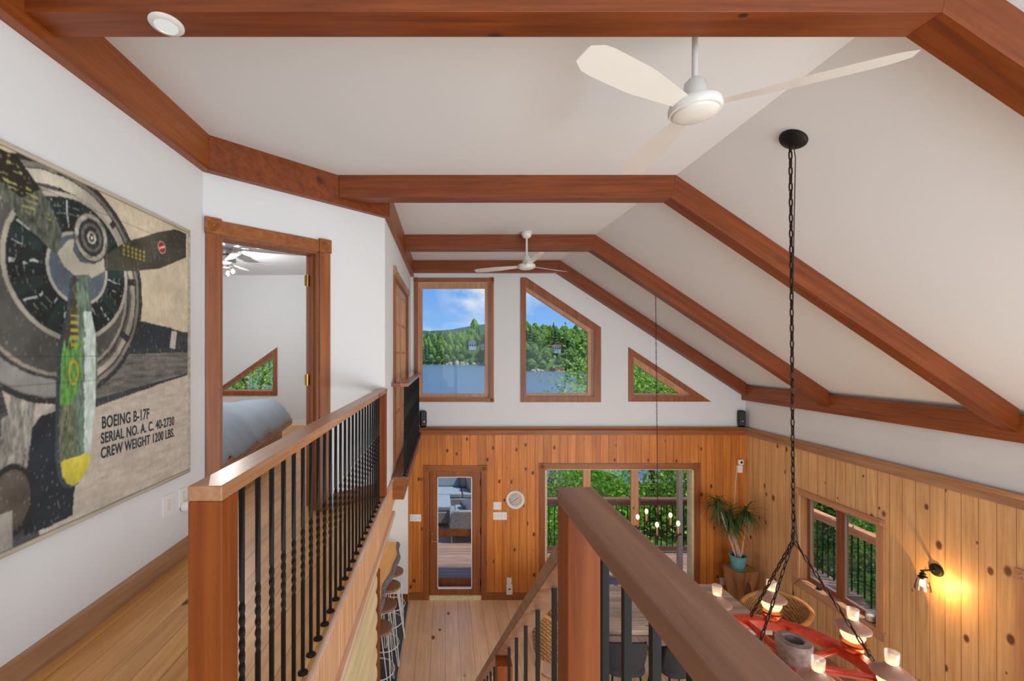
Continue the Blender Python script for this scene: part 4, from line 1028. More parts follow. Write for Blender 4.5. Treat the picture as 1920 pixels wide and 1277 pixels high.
# ================================================================== CHAINS AND CHANDELIERS
def chain_pts(mb, a, b, pitch, r, wl, ph=0):
    a, b = Vector(a), Vector(b); d = (b-a); n = max(2, int(round(d.length/pitch))); u = d.normalized()
    ref = Vector((1, 0, 0)) if abs(u.x) < 0.8 else Vector((0, 1, 0))
    s1 = u.cross(ref).normalized(); s2 = u.cross(s1)
    L2 = pitch*0.5+r*1.1
    for i in range(n):
        c = a+d*((i+0.5)/n); sd_ = s1 if (i+ph) % 2 == 0 else s2; sd_ = (sd_*0.9+(s2 if (i+ph) % 2 == 0 else s1)*0.3).normalized()
        pts = []
        for k in range(12):
            an = 2*math.pi*k/12; pts.append(c+sd_*wl*math.cos(an)+u*(L2*math.copysign(abs(math.sin(an))**0.75, math.sin(an))))
        mb.tube(pts, r, 5, False, True)
CX, CY = 2.195, 2.74
zc1 = ZC-(CX-KX(CY))*(ZC-(H(-0.51)-0.136))/(XR+0.2-KX(CY))
t = thing('wagon_wheel_chandelier', 'red wagon wheel chandelier hung on black chains, ringed by six glowing oil style lamps', 'chandelier', (CX, CY, H(-1.95)))
slope = math.atan(SL)
m = MB(); m.lathe([(0.0001, 0.0), (0.080, 0.0), (0.080, -0.006), (0.070, -0.020), (0.035, -0.032), (0.028, -0.036), (0.0001, -0.04)], (0, 0, 0), 32)
Rc = Matrix.Rotation(slope, 3, 'Y'); m.v = [tuple(Rc@Vector(v)+Vector((CX, CY, zc1))) for v in m.v]; build('canopy', m, mBK, t, smooth=40)
m = MB(); JZ = H(-1.15); chain_pts(m, (CX-0.02, CY, zc1-0.03), (CX, CY, JZ), 0.050, 0.0045, 0.013); build('chain', m, mBR, t, smooth=60)
m = MB(); m.tube([(CX-0.0, CY, zc1-0.04), (CX+0.012, CY, zc1-0.12), (CX+0.004, CY, zc1-0.5), (CX-0.006, CY, zc1-1.2), (CX+0.006, CY, JZ+0.2), (CX+0.012, CY-0.01, JZ+0.02), (CX+0.03, CY, JZ-0.05)], 0.003, 5); build('electric_cord', m, mCORDB, t)
m = MB(); m.ball((CX, CY, JZ), (0.014, 0.014, 0.03), 10, 8); build('hook', m, mBK, t)
RZ = H(-1.95); RR = 0.44
for a in (85, 203, 325):
    a = math.radians(a); m = MB(); chain_pts(m, (CX, CY, JZ-0.02), (CX+RR*math.cos(a), CY+RR*math.sin(a), RZ+0.035), 0.047, 0.0042, 0.012, 1); build('chain', m, mBR, t, smooth=60)
m = MB(); prof = [(RR-0.034, -0.03), (RR-0.034, 0.024), (RR-0.024, 0.034), (RR+0.026, 0.034), (RR+0.034, 0.026), (RR+0.034, -0.03), (RR-0.034, -0.03)]
m.lathe(prof, (CX, CY, RZ), 64); build('rim', m, mRED, t, smooth=35)
m = MB(); m.lathe([(RR+0.0345, -0.03), (RR+0.040, -0.03), (RR+0.040, 0.028), (RR+0.0345, 0.028)], (CX, CY, RZ), 64); build('iron_tyre', m, mTB, t, smooth=35)
m = MB(); m.lathe([(0.052, 0.02), (0.052, 0.15), (0.058, 0.155), (0.092, 0.150), (0.098, 0.142), (0.095, 0.10), (0.091, 0.05), (0.080, 0.0), (0.045, -0.01), (0.045, 0.02), (0.0001, 0.02)], (CX, CY, RZ), 36); build('hub', m, mHUB, t, smooth=30)
for k in range(10):
    a = math.radians(18+36*k); u = Vector((math.cos(a), math.sin(a), 0)); c0 = Vector((CX, CY, RZ))
    m = MB(); m.tube([c0+u*0.08, c0+u*0.16, c0+u*0.26, c0+u*(RR-0.02)], [0.020, 0.026, 0.024, 0.017], 12); build('spoke', m, mRED, t, smooth=50)
def wheel_lamp(a):
    a = math.radians(a); c = Vector((CX+0.435*math.cos(a), CY+0.435*math.sin(a), RZ+0.034))
    s = MB(); s.lathe([(0.0001, 0.001), (0.036, 0.001), (0.052, 0.012), (0.060, 0.030), (0.056, 0.045), (0.040, 0.052), (0.038, 0.056)], tuple(c), 28); bo = build('lamp_base', s, mCOP, t, smooth=40)
    s = MB(); s.lathe([(0.038, 0.056), (0.066, 0.062), (0.068, 0.066), (0.040, 0.070)], tuple(c), 28); build('saucer', s, mCOP, bo, smooth=40)
    s = MB(); s.lathe([(0.034, 0.068), (0.052, 0.080), (0.063, 0.105), (0.062, 0.130), (0.048, 0.155), (0.034, 0.165)], tuple(c), 28); build('globe', s, mGLOBE, bo, smooth=80)
    s = MB(); s.lathe([(0.0925, 0.150), (0.092, 0.156), (0.080, 0.168), (0.055, 0.182), (0.036, 0.196), (0.031, 0.212), (0.029, 0.212), (0.034, 0.194), (0.053, 0.179), (0.078, 0.164), (0.0925, 0.150)], tuple(c), 36); build('lamp_shade', s, mSHD, bo, smooth=50)
    s = MB(); s.lathe([(0.028, 0.205), (0.030, 0.23), (0.033, 0.275)], tuple(c), 24); s.lathe([(0.031, 0.275), (0.026, 0.205)], tuple(c), 24); build('glass_chimney', s, mCHIM, bo, smooth=60)
    s = MB(); s.ball(c+Vector((0, 0, 0.205)), (0.022, 0.022, 0.016), 12, 8); build('light_bulb', s, mGLOBE, bo, smooth=80)
    pointlight('lamp_light', c+Vector((0, 0, 0.235)), 0.10, (1, 0.72, 0.42), 0.02, t)
    pointlight('lamp_light', c+Vector((0, 0, 0.02)) + Vector((math.cos(a), math.sin(a), 0))*0.10, 0.8, (1, 0.72, 0.42), 0.02, t)
for a in (8, 68, 128, 188, 245, 308): wheel_lamp(a)

# candle chandelier over the table
X0, Y0 = 2.80, 5.75
zc2 = ZC-(X0-KX(Y0))*(ZC-(H(-0.51)-0.136))/(XR+0.2-KX(Y0))
t = thing('candle_chandelier', 'small dark chandelier with candle bulbs on a thin chain above the dining table', 'chandelier', (X0, Y0, H(-2.45)))
m = MB(); chain_pts(m, (X0-0.02, Y0, zc2), (X0+0.01, Y0, H(-2.0)), 0.045, 0.0028, 0.008); build('chain', m, mBR, t)
m = MB(); m.lathe([(0.0001, 0.0), (0.05, 0.0), (0.045, -0.02), (0.01, -0.03)], (X0-0.02, Y0, zc2+0.005), 16); build('canopy', m, mBK, t)
m = MB(); m.tube([(X0+0.01, Y0, H(-1.98)), (X0+0.01, Y0, H(-2.05)), (X0+0.01, Y0, H(-2.12)), (X0+0.01, Y0, H(-2.4)), (X0+0.01, Y0, H(-2.47))], [0.008, 0.022, 0.010, 0.014, 0.004], 10); build('stem', m, mBR, t, smooth=60)
for a in (26, 98, 170, 242, 314):
    a = math.radians(a); u = Vector((math.cos(a), math.sin(a), 0)); c0 = Vector((X0+0.01, Y0, 0))
    m = MB(); m.tube([c0+u*0.01+Vector((0, 0, H(-2.28))), c0+u*0.07+Vector((0, 0, H(-2.42))), c0+u*0.15+Vector((0, 0, H(-2.46))), c0+u*0.22+Vector((0, 0, H(-2.41))), c0+u*0.25+Vector((0, 0, H(-2.31)))], 0.0065, 8)
    ar = build('arm', m, mBR, t, smooth=60)
    c = c0+u*0.25+Vector((0, 0, H(-2.31)))
    m = MB(); m.lathe([(0.0001, -0.012), (0.02, -0.008), (0.042, 0.004), (0.043, 0.009), (0.012, 0.006)], tuple(c), 16); build('candle_cup', m, mBR, ar, smooth=60)
    m = MB(); m.tube([c+Vector((0, 0, 0.005)), c+Vector((0, 0, 0.105))], 0.0115, 10); build('candle_sleeve', m, mSE, ar, smooth=60)
    m = MB(); m.ball(c+Vector((0, 0, 0.14)), (0.022, 0.022, 0.034), 14, 10); build('light_bulb', m, mBULB, ar, smooth=80)
    pointlight('candle_light', c+Vector((0, 0, 0.20)), 1.2, (1, 0.66, 0.35), 0.02, t)

# wall sconce
Yk = 4.93*F/(1757-VX); c = P(1757, 1069, Yk); c.x = XR
t = thing('wall_sconce', 'black wall sconce with a lit clear glass shade on the right pine wall', 'lamp', c)
m = MB(); m.lathe([(0.0001, -0.028), (0.050, -0.026), (0.060, -0.016), (0.062, 0)], tuple(c), 32, 'X'); build('back_plate', m, mBK, t, smooth=35)
kx = XR-0.155; ky = c.y-0.01
m = MB(); m.tube([(XR-0.02, c.y, c.z), (kx-0.02, ky, c.z-0.0)], 0.008, 10); m.ball((XR-0.03, c.y, c.z), 0.016, 12, 8); build('arm', m, mBK, t, smooth=60)
m = MB(); m.lathe([(0.0001, 0.0), (0.010, -0.002), (0.012, -0.02), (0.024, -0.028), (0.024, -0.052), (0.036, -0.058), (0.036, -0.066), (0.028, -0.082), (0.0001, -0.082)], (kx, ky, c.z), 24); build('socket', m, mBK, t, smooth=35)
m = MB(); m.lathe([(0.034, -0.068), (0.045, -0.10), (0.062, -0.185), (0.064, -0.187), (0.047, -0.10)], (kx, ky, c.z), 32); build('glass_shade', m, mLG, t, smooth=60)
m = MB(); m.lathe([(0.012, -0.082), (0.020, -0.10), (0.024, -0.13), (0.018, -0.155), (0.0001, -0.165)], (kx, ky, c.z), 20); build('light_bulb', m, mBULB, t, smooth=80)
pointlight('sconce_light', (kx+0.02, ky-0.075, c.z-0.12), 7, (1, 0.55, 0.16), 0.02, t)

# ================================================================== FURNITURE DOWNSTAIRS
# dining table
TX0, TX1, TY0, TY1 = 1.62, 3.88, 5.15, 6.18
t = thing('dining_table', 'long dining table with a weathered plank top under the candle chandelier', 'table', ((TX0+TX1)/2, (TY0+TY1)/2, 0))
m = MB(); m.box(TX0, TX1, TY0, TY1, 0.70, 0.76); build('tabletop', m, mTB, t, bevel=0.004)
m = MB(); m.box(TX0+0.25, TX1-0.25, TY0+0.12, TY0+0.15, 0.61, 0.70); m.box(TX0+0.25, TX1-0.25, TY1-0.15, TY1-0.12, 0.61, 0.70); m.box(TX0+0.22, TX0+0.25, TY0+0.12, TY1-0.12, 0.61, 0.70); m.box(TX1-0.25, TX1-0.22, TY0+0.12, TY1-0.12, 0.61, 0.70)
build('apron', m, mST, t)
for x in (TX0+0.22, TX1-0.32):
    for y in (TY0+0.12, TY1-0.22):
        m = MB(); m.box(x, x+0.1, y, y+0.1, 0, 0.70); build('leg', m, mST, t, bevel=0.004)
m = MB(); m.box(TX0+0.30, TX1-0.30, (TY0+TY1)/2-0.04, (TY0+TY1)/2+0.04, 0.12, 0.2); build('stretcher', m, mST, t)

# charcoal shell chairs (built facing +Y at the origin, local coordinates)
def shell_chair(label):
    t = thing('dining_chair', label, 'chair', (0, 0, 0), 'charcoal chairs along the near side of the table')
    m = MB(); rings = []
    n = 14
    for k in range(11):
        v = k/10; zz = 0.44+0.40*v; hw = 0.225-0.02*abs(v-0.45); lean = -0.20-0.07*v; ring = []
        for q in range(n+1):
            u = -1+2*q/n; hw2 = hw*(1-0.10*max(0, v-0.8)*5*abs(u)**3)
            ring.append((u*hw2, lean+0.11*(abs(u)**2.4)*(1-0.35*v), zz-0.05*max(0, v-0.9)*10*abs(u)**3))
        back = [(x, y-0.03, z) for x, y, z in reversed(ring)]
        rings.append(ring+back)
    m.loft(rings); build('backrest', m, mGRY, t, smooth=60, bevel=0.008)
    m = MB(); m.ball((0, 0.0, 0.445), (0.235, 0.235, 0.05), 28, 10, 0.5, 0.6); build('seat', m, mGRY, t, smooth=80)
    for sx2 in (-1, 1):
        for sy2 in (-1, 1):
            m = MB(); m.tube([(0.15*sx2, 0.15*sy2, 0.42), (0.21*sx2, 0.21*sy2, 0.0)], [0.013, 0.008], 8); build('leg', m, mBK, t, smooth=60)
    return t
c1 = shell_chair('charcoal upholstered chair directly behind the square newel, near the middle of the table')
c1.location = (2.05, 5.08, 0.001)
dup(c1, (2.66, 5.06, 0.001), math.radians(6), 'charcoal upholstered chair partly hidden by the wide guard rail, nearer the table end')
mWIC = mat('wicker', srgb(186, 132, 76), 0.6)
t_ = mWIC.node_tree; wv = N(t_, 'ShaderNodeTexWave'); wv.inputs['Scale'].default_value = 14; wv.bands_direction = 'DIAGONAL'; wv.inputs['Distortion'].default_value = 5; wv.inputs['Detail Scale'].default_value = 5
tc_ = N(t_, 'ShaderNodeTexCoord'); bp_ = N(t_, 'ShaderNodeBump'); bp_.inputs['Strength'].default_value = 0.9; bp_.inputs['Distance'].default_value = 0.01
rp = N(t_, 'ShaderNodeValToRGB'); rp.color_ramp.elements[0].color = srgb(130, 84, 44); rp.color_ramp.elements[1].color = srgb(204, 154, 96)
t_.links.new(tc_.outputs['Object'], wv.inputs['Vector']); t_.links.new(wv.outputs['Fac'], bp_.inputs['Height']); t_.links.new(bp_.outputs[0], t_.nodes['Principled BSDF'].inputs['Normal'])
t_.links.new(wv.outputs['Fac'], rp.inputs[0]); t_.links.new(rp.outputs[0], t_.nodes['Principled BSDF'].inputs['Base Color'])
mRAT = mat('rattan_cane', srgb(190, 130, 70), 0.45, noise=0.15, nscale=20)
def wicker_chair(label, hb):
    t = thing('wicker_chair', label, 'chair', (0, 0, 0))
    # tub back open toward +X
    m = MB(); n = 28; out = []; inn = []
    def prof(a, v):
        q = abs(a)/math.radians(125); top = hb-0.26*max(0, q-0.35)**1.2
        r = 0.27+0.05*v; z = 0.40+(top-0.40)*v
        return Vector((-r*math.cos(a), r*math.sin(a), z))
    rings = []
    for i in range(n+1):
        a = math.radians(-125+250*i/n)
        o_ = [prof(a, k/8) for k in range(9)]; i_ = [p*1.0 for p in o_]
        i_ = [Vector((p.x*0.93, p.y*0.93, p.z)) for p in reversed(o_)]
        rings.append([tuple(p) for p in o_+i_])
    m.loft(rings); build('backrest', m, mWIC, t, smooth=60)
    m = MB(); m.tube([prof(math.radians(-125+250*i/n), 1.0)*1.0 for i in range(n+1)], 0.024, 10); build('rim', m, mRAT, t, smooth=60)
    m = MB(); m.lathe([(0.0001, 0.44), (0.24, 0.44), (0.265, 0.425), (0.27, 0.38), (0.25, 0.37), (0.0001, 0.37)], (0, 0, 0), 28); build('seat', m, mWIC, t, smooth=40)
    for ax, ay in ((0.18, 0.18), (0.18, -0.18), (-0.18, 0.18), (-0.18, -0.18)):
        m = MB(); m.tube([(ax, ay, 0.40), (ax*1.25, ay*1.25, 0.0)], 0.016, 8); build('leg', m, mRAT, t, smooth=60)
    m = MB(); m.tube([(0.2*math.cos(a)*1.1, 0.2*math.sin(a)*1.1, 0.16) for a in [2*math.pi*k/16 for k in range(16)]], 0.011, 6, closed=True); build('stretcher', m, mRAT, t, smooth=60)
    return t
w1 = wicker_chair('curved wicker tub chair at the right end of the table, behind a glowing wheel lamp', 0.84)
w1.scale = (1.15, 1.15, 1.03); w1.location = (4.18, 5.52, 0.001); w1.rotation_euler = (0, 0, math.pi)
w2 = None and dup(w1, (4.52, 5.02, 0.001), math.radians(150), 'pale wicker chair behind the glowing wheel lamp, close to the right window')
w3 = wicker_chair('high backed cane chair at the left end of the table behind the stair balusters', 0.98)
w3.location = (1.36, 5.36, 0.001); w3.rotation_euler = (0, 0, math.radians(-8))

# bar counter and stools
t = thing('bar_counter', 'bright live edge slab counter with rough bark front, under the loft', 'counter', (-0.95, 5.5, 0))
m = MB(); rings = []
ny = 40
for i in range(ny+1):
    y = 4.15+(6.86-4.15)*i/ny
    e = -0.735+0.035*math.sin(y*2.1+0.5)+0.018*math.sin(y*5.3)+0.012*math.sin(y*11)
    rings.append([(-1.20, y, 0.99), (e-0.03, y, 0.99), (e, y, 1.03), (e-0.012, y, 1.055), (e-0.03, y, 1.07), (-1.20, y, 1.07)])
m.loft(rings); build('slab', m, mLE, t, smooth=30)
m = MB(); rings = []
for i in range(ny*3+1):
    y = 4.15+(6.86-4.15)*i/(ny*3)
    e = -0.735+0.035*math.sin(y*2.1+0.5)+0.018*math.sin(y*5.3)+0.012*math.sin(y*11)
    j = [0.010*mnoise.noise(Vector((y*14, k*1.7, 0))) for k in range(4)]
    rings.append([(e-0.035, y, 0.985), (e+0.002+j[0], y, 0.992), (e+0.014+j[1], y, 1.02), (e+0.006+j[2], y, 1.05), (e-0.022+j[3]*0.4, y, 1.073), (e-0.035, y, 1.071)])
m.loft(rings); build('bark_edge', m, mat('bark_edge_grey', srgb(128, 122, 124), 0.8, noise=0.75, nscale=55, bump=0.9, bscale=60), t, smooth=60)
m = MB(); m.box(-1.20, -1.14, 4.15, 6.86, 0.0, 0.99); build('counter_base', m, mPL, t)
def bar_stool(label):
    t = thing('bar_stool', label, 'stool', (0, 0, 0), 'bar stools under the live edge counter')
    m = MB(); m.lathe([(0.0001, 0.75), (0.155, 0.75), (0.165, 0.743), (0.165, 0.722), (0.155, 0.715), (0.0001, 0.715)], (0, 0, 0), 32); build('seat', m, mSE, t, smooth=35)
    for k in range(4):
        a = math.radians(45+90*k); u = Vector((math.cos(a), math.sin(a), 0)); v = Vector((-u.y, u.x, 0))
        m = MB(); m.tube([u*0.12+v*0.05+Vector((0, 0, 0.715)), u*0.225+v*0.012+Vector((0, 0, 0.012)), u*0.232+Vector((0, 0, 0.008)), u*0.225-v*0.012+Vector((0, 0, 0.012)), u*0.12-v*0.05+Vector((0, 0, 0.715))], 0.007, 8); build('leg', m, mWG, t, smooth=60)
    m = MB(); m.tube([(0.19*math.cos(2*math.pi*k/28), 0.19*math.sin(2*math.pi*k/28), 0.24) for k in range(28)], 0.007, 6, closed=True); build('footrest', m, mWG, t, smooth=60)
    return t
b1 = bar_stool('white wire bar stool with wood seat, nearest the viewer at the counter'); b1.location = (-0.80, 5.22, 0.006)
dup(b1, (-0.80, 5.70, 0.006), 0.3, 'white wire bar stool with round wood seat, second from the viewer at the counter')
dup(b1, (-0.80, 6.17, 0.006), 0.7, 'white wire bar stool with round wood seat, third from the viewer at the counter')
dup(b1, (-0.80, 6.58, 0.006), 0.1, 'white wire bar stool with round wood seat, farthest of the four at the counter')

# stump and plant in the corner
sc_ = Vector((4.60, 6.78, 0))
t = thing('stump_stand', 'carved twisted wooden stump stand holding the teal plant pot in the corner', 'stand', sc_)
m = MB(); rings = []
for k in range(17):
    v = k/16; z = 0.70*v; r = 0.64*(0.17+0.10*abs(v-0.35)**1.3*2.0+0.03*v); a0 = math.radians(35*(1-v)+12)
    ring = []
    for q in range(24):
        a = 2*math.pi*q/24; sq = 1/max(abs(math.cos(a)), abs(math.sin(a))); sq = min(sq, 1.28)
        rr = r*sq*(1-0.12*math.sin(math.pi*v)*math.cos(4*a)); ring.append((sc_.x+rr*math.cos(a+a0), sc_.y+rr*math.sin(a+a0)*0.8, z))
    rings.append(ring)
m.loft(rings); so = build('body', m, mST, t, smooth=50)
m = MB()   # darker brown inset in place of an opening in the front face
hl = []
for q in range(20):
    a = 2*math.pi*q/20; hl.append(a)
m.loft([[(sc_.x+0.03+0.055*math.cos(a)*(1-0.25*math.sin(a))*s_, sc_.y-0.135+d_, 0.36+0.18*math.sin(a)*s_) for a in hl] for s_, d_ in ((1.0, -0.004), (0.75, 0.03), (0.3, 0.05))], True, True)
build('hollow', m, mat('dark_stump_wood', srgb(84, 52, 30), 0.7, noise=0.3, nscale=20), t, smooth=50)
pc = Vector((4.55, 6.76, 0.701))
t = thing('plant_pot', 'teal ribbed plant pot with saucer on the wooden stump', 'pot', pc)
m = MB(); m.lathe([(0.0001, 0.002), (0.10, 0.0), (0.112, 0.022), (0.106, 0.022), (0.09, 0.012), (0.0001, 0.012)], tuple(pc), 32); build('saucer', m, mTEAL, t, smooth=40)
m = MB(); m.lathe([(0.0001, 0.014), (0.082, 0.014), (0.10, 0.10), (0.106, 0.14), (0.112, 0.142), (0.114, 0.150), (0.112, 0.156), (0.118, 0.20), (0.123, 0.206), (0.118, 0.212), (0.108, 0.208), (0.104, 0.175), (0.0001, 0.175)], tuple(pc), 36); build('pot_body', m, mTEAL, t, smooth=40)
m = MB(); m.lathe([(0.103, 0.177), (0.06, 0.184), (0.0001, 0.186)], tuple(pc), 24); build('potting_soil', m, mSOIL, t)
t = thing('dracaena_plant', 'spiky dark green dracaena on pale bare stems growing from the teal pot', 'plant', pc+Vector((0, 0, 0.18)))
def strip(mb, base, d0, length, w, droop, nseg=6):
    p = Vector(base); d = Vector(d0).normalized(); step = length/nseg; L_, R_ = [], []
    side = d.cross(Vector((0, 0, 1)));
    if side.length < 1e-3: side = Vector((1, 0, 0))
    side.normalize(); vs = []
    for i in range(nseg+1):
        ww = w*(1-(i/nseg)**2)*0.5+0.0005; vs += [p-side*ww, p+side*ww]
        d = (d+Vector((0, 0, -droop/nseg))).normalized(); p = p+d*step
    mb.add(vs, [(2*i, 2*i+1, 2*i+3, 2*i+2) for i in range(nseg)])
rr_ = random.Random(3)
for (tx, tz, bxo) in ((1.345, 940, -0.03), (1.372, 975, 0.0), (1.365, 962, 0.02), (1.398, 958, 0.05)):
    tp = P(tx*1000, tz, 6.78+rr_.uniform(-0.08, 0.05)); bs = pc+Vector((bxo, rr_.uniform(-0.03, 0.03), 0.18))
    mid = (tp+bs)/2+Vector((0.02*rr_.uniform(-1, 1), 0, 0)); m = MB(); m.tube([bs, mid, tp], [0.013, 0.011, 0.009], 8)
    st = build('stem', m, mSTEM, t, smooth=60)
    m = MB()
    for k in range(95):
        a = rr_.uniform(0, 2*math.pi); el = rr_.uniform(-0.5, 1.3); d = Vector((math.cos(a)*math.cos(el), math.sin(a)*math.cos(el), math.sin(el)))
        if tp.y+d.y*0.4 > YF-0.05: d.y = -abs(d.y)*0.3
        b_ = tp+Vector((0, 0, rr_.uniform(-0.10, 0.03)))
        strip(m, b_, d, rr_.uniform(0.22, 0.40), 0.016, rr_.uniform(1.2, 2.6))
    m.v = [(min(max(v[0], -9), XR-0.02), min(v[1], YF-0.02), v[2]) for v in m.v]
    build('leaves', m, mLEAFD, st)
# things on the right window sill
c = Vector((XR+0.05, 5.09, RW[2]+0.005))
t = thing('candle_jar', 'white candle jar on the right end of the window sill', 'candle', c)
m = MB(); m.lathe([(0.0001, 0), (0.045, 0), (0.05, 0.01), (0.05, 0.09), (0.045, 0.09), (0.044, 0.07), (0.0001, 0.07)], tuple(c), 24); build('jar', m, mLG, t, smooth=50)
m = MB(); m.lathe([(0.0001, 0.008), (0.042, 0.008), (0.042, 0.066), (0.0001, 0.066)], tuple(c), 24); build('wax', m, mWAX, t, smooth=40)
c = Vector((XR+0.03, 5.77, RW[2]+0.005))
t = thing('adapter_puck', 'small dark round device with a thin cord on the window sill', 'device', c)
m = MB(); m.lathe([(0.0001, 0), (0.028, 0), (0.030, 0.01), (0.026, 0.035), (0.0001, 0.04)], tuple(c), 20); build('case', m, mBP, t, smooth=40)
m = MB(); m.tube([c+Vector((0, 0.02, 0.01)), (XR-0.03, 6.02, RW[2]+0.01), (XR-0.05, 6.10, RW[2]-0.10), (XR-0.03, 6.15, 0.45), (XR-0.03, 6.2, 0.15)], 0.003, 5); build('cord', m, mCORDB, t)

# ================================================================== BEDROOM
d = Vector((-0.126, 0.992, 0)); n_ = Vector((-0.992, -0.126, 0)); B0 = Vector((-2.0, 3.83, 0))
t = thing('bed', 'light wood bed frame seen through the bedroom doorway', 'bed', B0+d*1.4+n_*0.9+Vector((0, 0, ZL)))
def bbox(mb, u0, u1, w0, w1, z0, z1):
    c = B0+d*((u0+u1)/2)+n_*((w0+w1)/2)+Vector((0, 0, (z0+z1)/2)); mb.obox(c, d*(u1-u0)/2, n_*(w1-w0)/2, Vector((0, 0, (z1-z0)/2)))
UL, UW = 2.92, 1.75
for q in ((-0.3, UL, 0, 0.05), (-0.3, UL, UW-0.05, UW), (UL-0.05, UL, 0.05, UW-0.05)):
    m = MB(); bbox(m, *q, H(-1.08), H(-0.985)); build('bed_rail', m, mBED, t, bevel=0.004)
m = MB(); bbox(m, -0.1, UL-0.14, 0.12, UW-0.12, ZL, H(-1.08)); build('plinth', m, mBED, t, bevel=0.004)
m = MB(); bbox(m, -0.3, UL-0.1, 0.06, UW-0.06, H(-1.07), H(-0.86)); build('mattress', m, mDUV, t, bevel=0.04, seg=4)
m = MB(); nu, nw = 60, 60; vs = []
for i in range(nu+1):
    for j in range(nw+1):
        u = -0.35+(UL+0.30)*i/nu; w = -0.02+(UW+0.04)*j/nw
        eu = min(u+0.35, UL-0.05-u); ew = min(w+0.02, UW+0.02-w); e = max(0, min(eu, ew))
        rise = 0.36*(1-math.exp(-e*7.0)); co = B0+d*u+n_*w
        wr = 0.05*mnoise.noise(Vector((u*2.2, w*2.2, 0)))+0.022*mnoise.noise(Vector((u*6, w*3, 4)))+0.012*abs(mnoise.noise(Vector((u*11, w*5, 2))))
        if e <= 0.05: wr += 0.03*mnoise.noise(Vector((u*9, w*9, 7)))
        vs.append((co.x+0.02*mnoise.noise(Vector((u*7, w, 1))), co.y, H(-1.0)+rise+wr))
m.add(vs, [(i*(nw+1)+j, (i+1)*(nw+1)+j, (i+1)*(nw+1)+j+1, i*(nw+1)+j+1) for i in range(nu) for j in range(nw)])
o = build('duvet', m, mDUV, smooth=80, origin=B0+d*1.4+n_*0.9+Vector((0, 0, H(-0.95)))); sm = o.modifiers.new('thick', 'SOLIDIFY'); sm.thickness = 0.03
tag(o, 'rumpled pale blue duvet heaped on the bed through the doorway', 'duvet')
m = MB(); m.box(-2.15, XD-0.13, 7.90, 7.985, ZL+0.02, ZL+0.17)
o = build('baseboard_heater', m, mWP, origin=(-1.4, 7.94, ZL), bevel=0.006); tag(o, 'long white baseboard heater under the bedroom window wall', 'heater')
bf = P(424, 470, 6.0); zt = H(1.455)
t = thing('bedroom_fan', 'nickel ceiling fan with glowing light shades inside the bedroom', 'fan', (bf.x, bf.y, zt))
m = MB(); m.lathe([(0.0001, 0), (0.075, 0), (0.08, -0.03), (0.065, -0.08), (0.04, -0.09), (0.04, -0.11), (0.12, -0.125), (0.13, -0.16), (0.12, -0.20), (0.06, -0.225), (0.05, -0.26), (0.0001, -0.27)], (bf.x, bf.y, zt), 32); build('motor_housing', m, mNIK, t, smooth=35)
for k in range(5):
    a = math.radians(20+72*k); R = Matrix.Rotation(a, 3, 'Z'); m = MB()
    m.loft([[R@Vector((r, q*w, 0.01*q))+Vector((bf.x, bf.y, zt-0.17-dz)) for q, dz in ((-1, 0), (1, 0), (1, 0.006), (-1, 0.006))] for r, w in ((0.12, 0.03), (0.2, 0.055), (0.6, 0.07), (0.64, 0.05))])
    build('blade', m, mWG, t)
for k in range(3):
    a = math.radians(-15+120*k); u = Vector((math.cos(a), math.sin(a), 0)); c = Vector((bf.x, bf.y, zt-0.27))+u*0.11
    m = MB(); m.tube([Vector((bf.x, bf.y, zt-0.235))+u*0.03, c+Vector((0, 0, 0.03)), c], 0.010, 8); ar = build('lamp_arm', m, mNIK, t, smooth=60)
    m = MB(); m.lathe([(0.022, 0.0), (0.030, -0.03), (0.052, -0.085), (0.050, -0.085), (0.028, -0.03)], tuple(c), 20); build('glass_shade', m, mLG, ar, smooth=60)
    m = MB(); m.ball(c+Vector((0, 0, -0.05)), (0.026, 0.026, 0.034), 14, 10); build('light_bulb', m, mBULBW, ar, smooth=80)
pointlight('bedroom_light', (bf.x, bf.y, zt-0.45), 50, (1, 0.96, 0.92), 0.05, t)
area('bedroom_fill_light', (-3.6, 2.45, 3.9), (-2.6, 8, 3.6), 2.2, 1.6, 30, (0.92, 0.97, 1.0))  # added fill light by the near bedroom wall, no window there

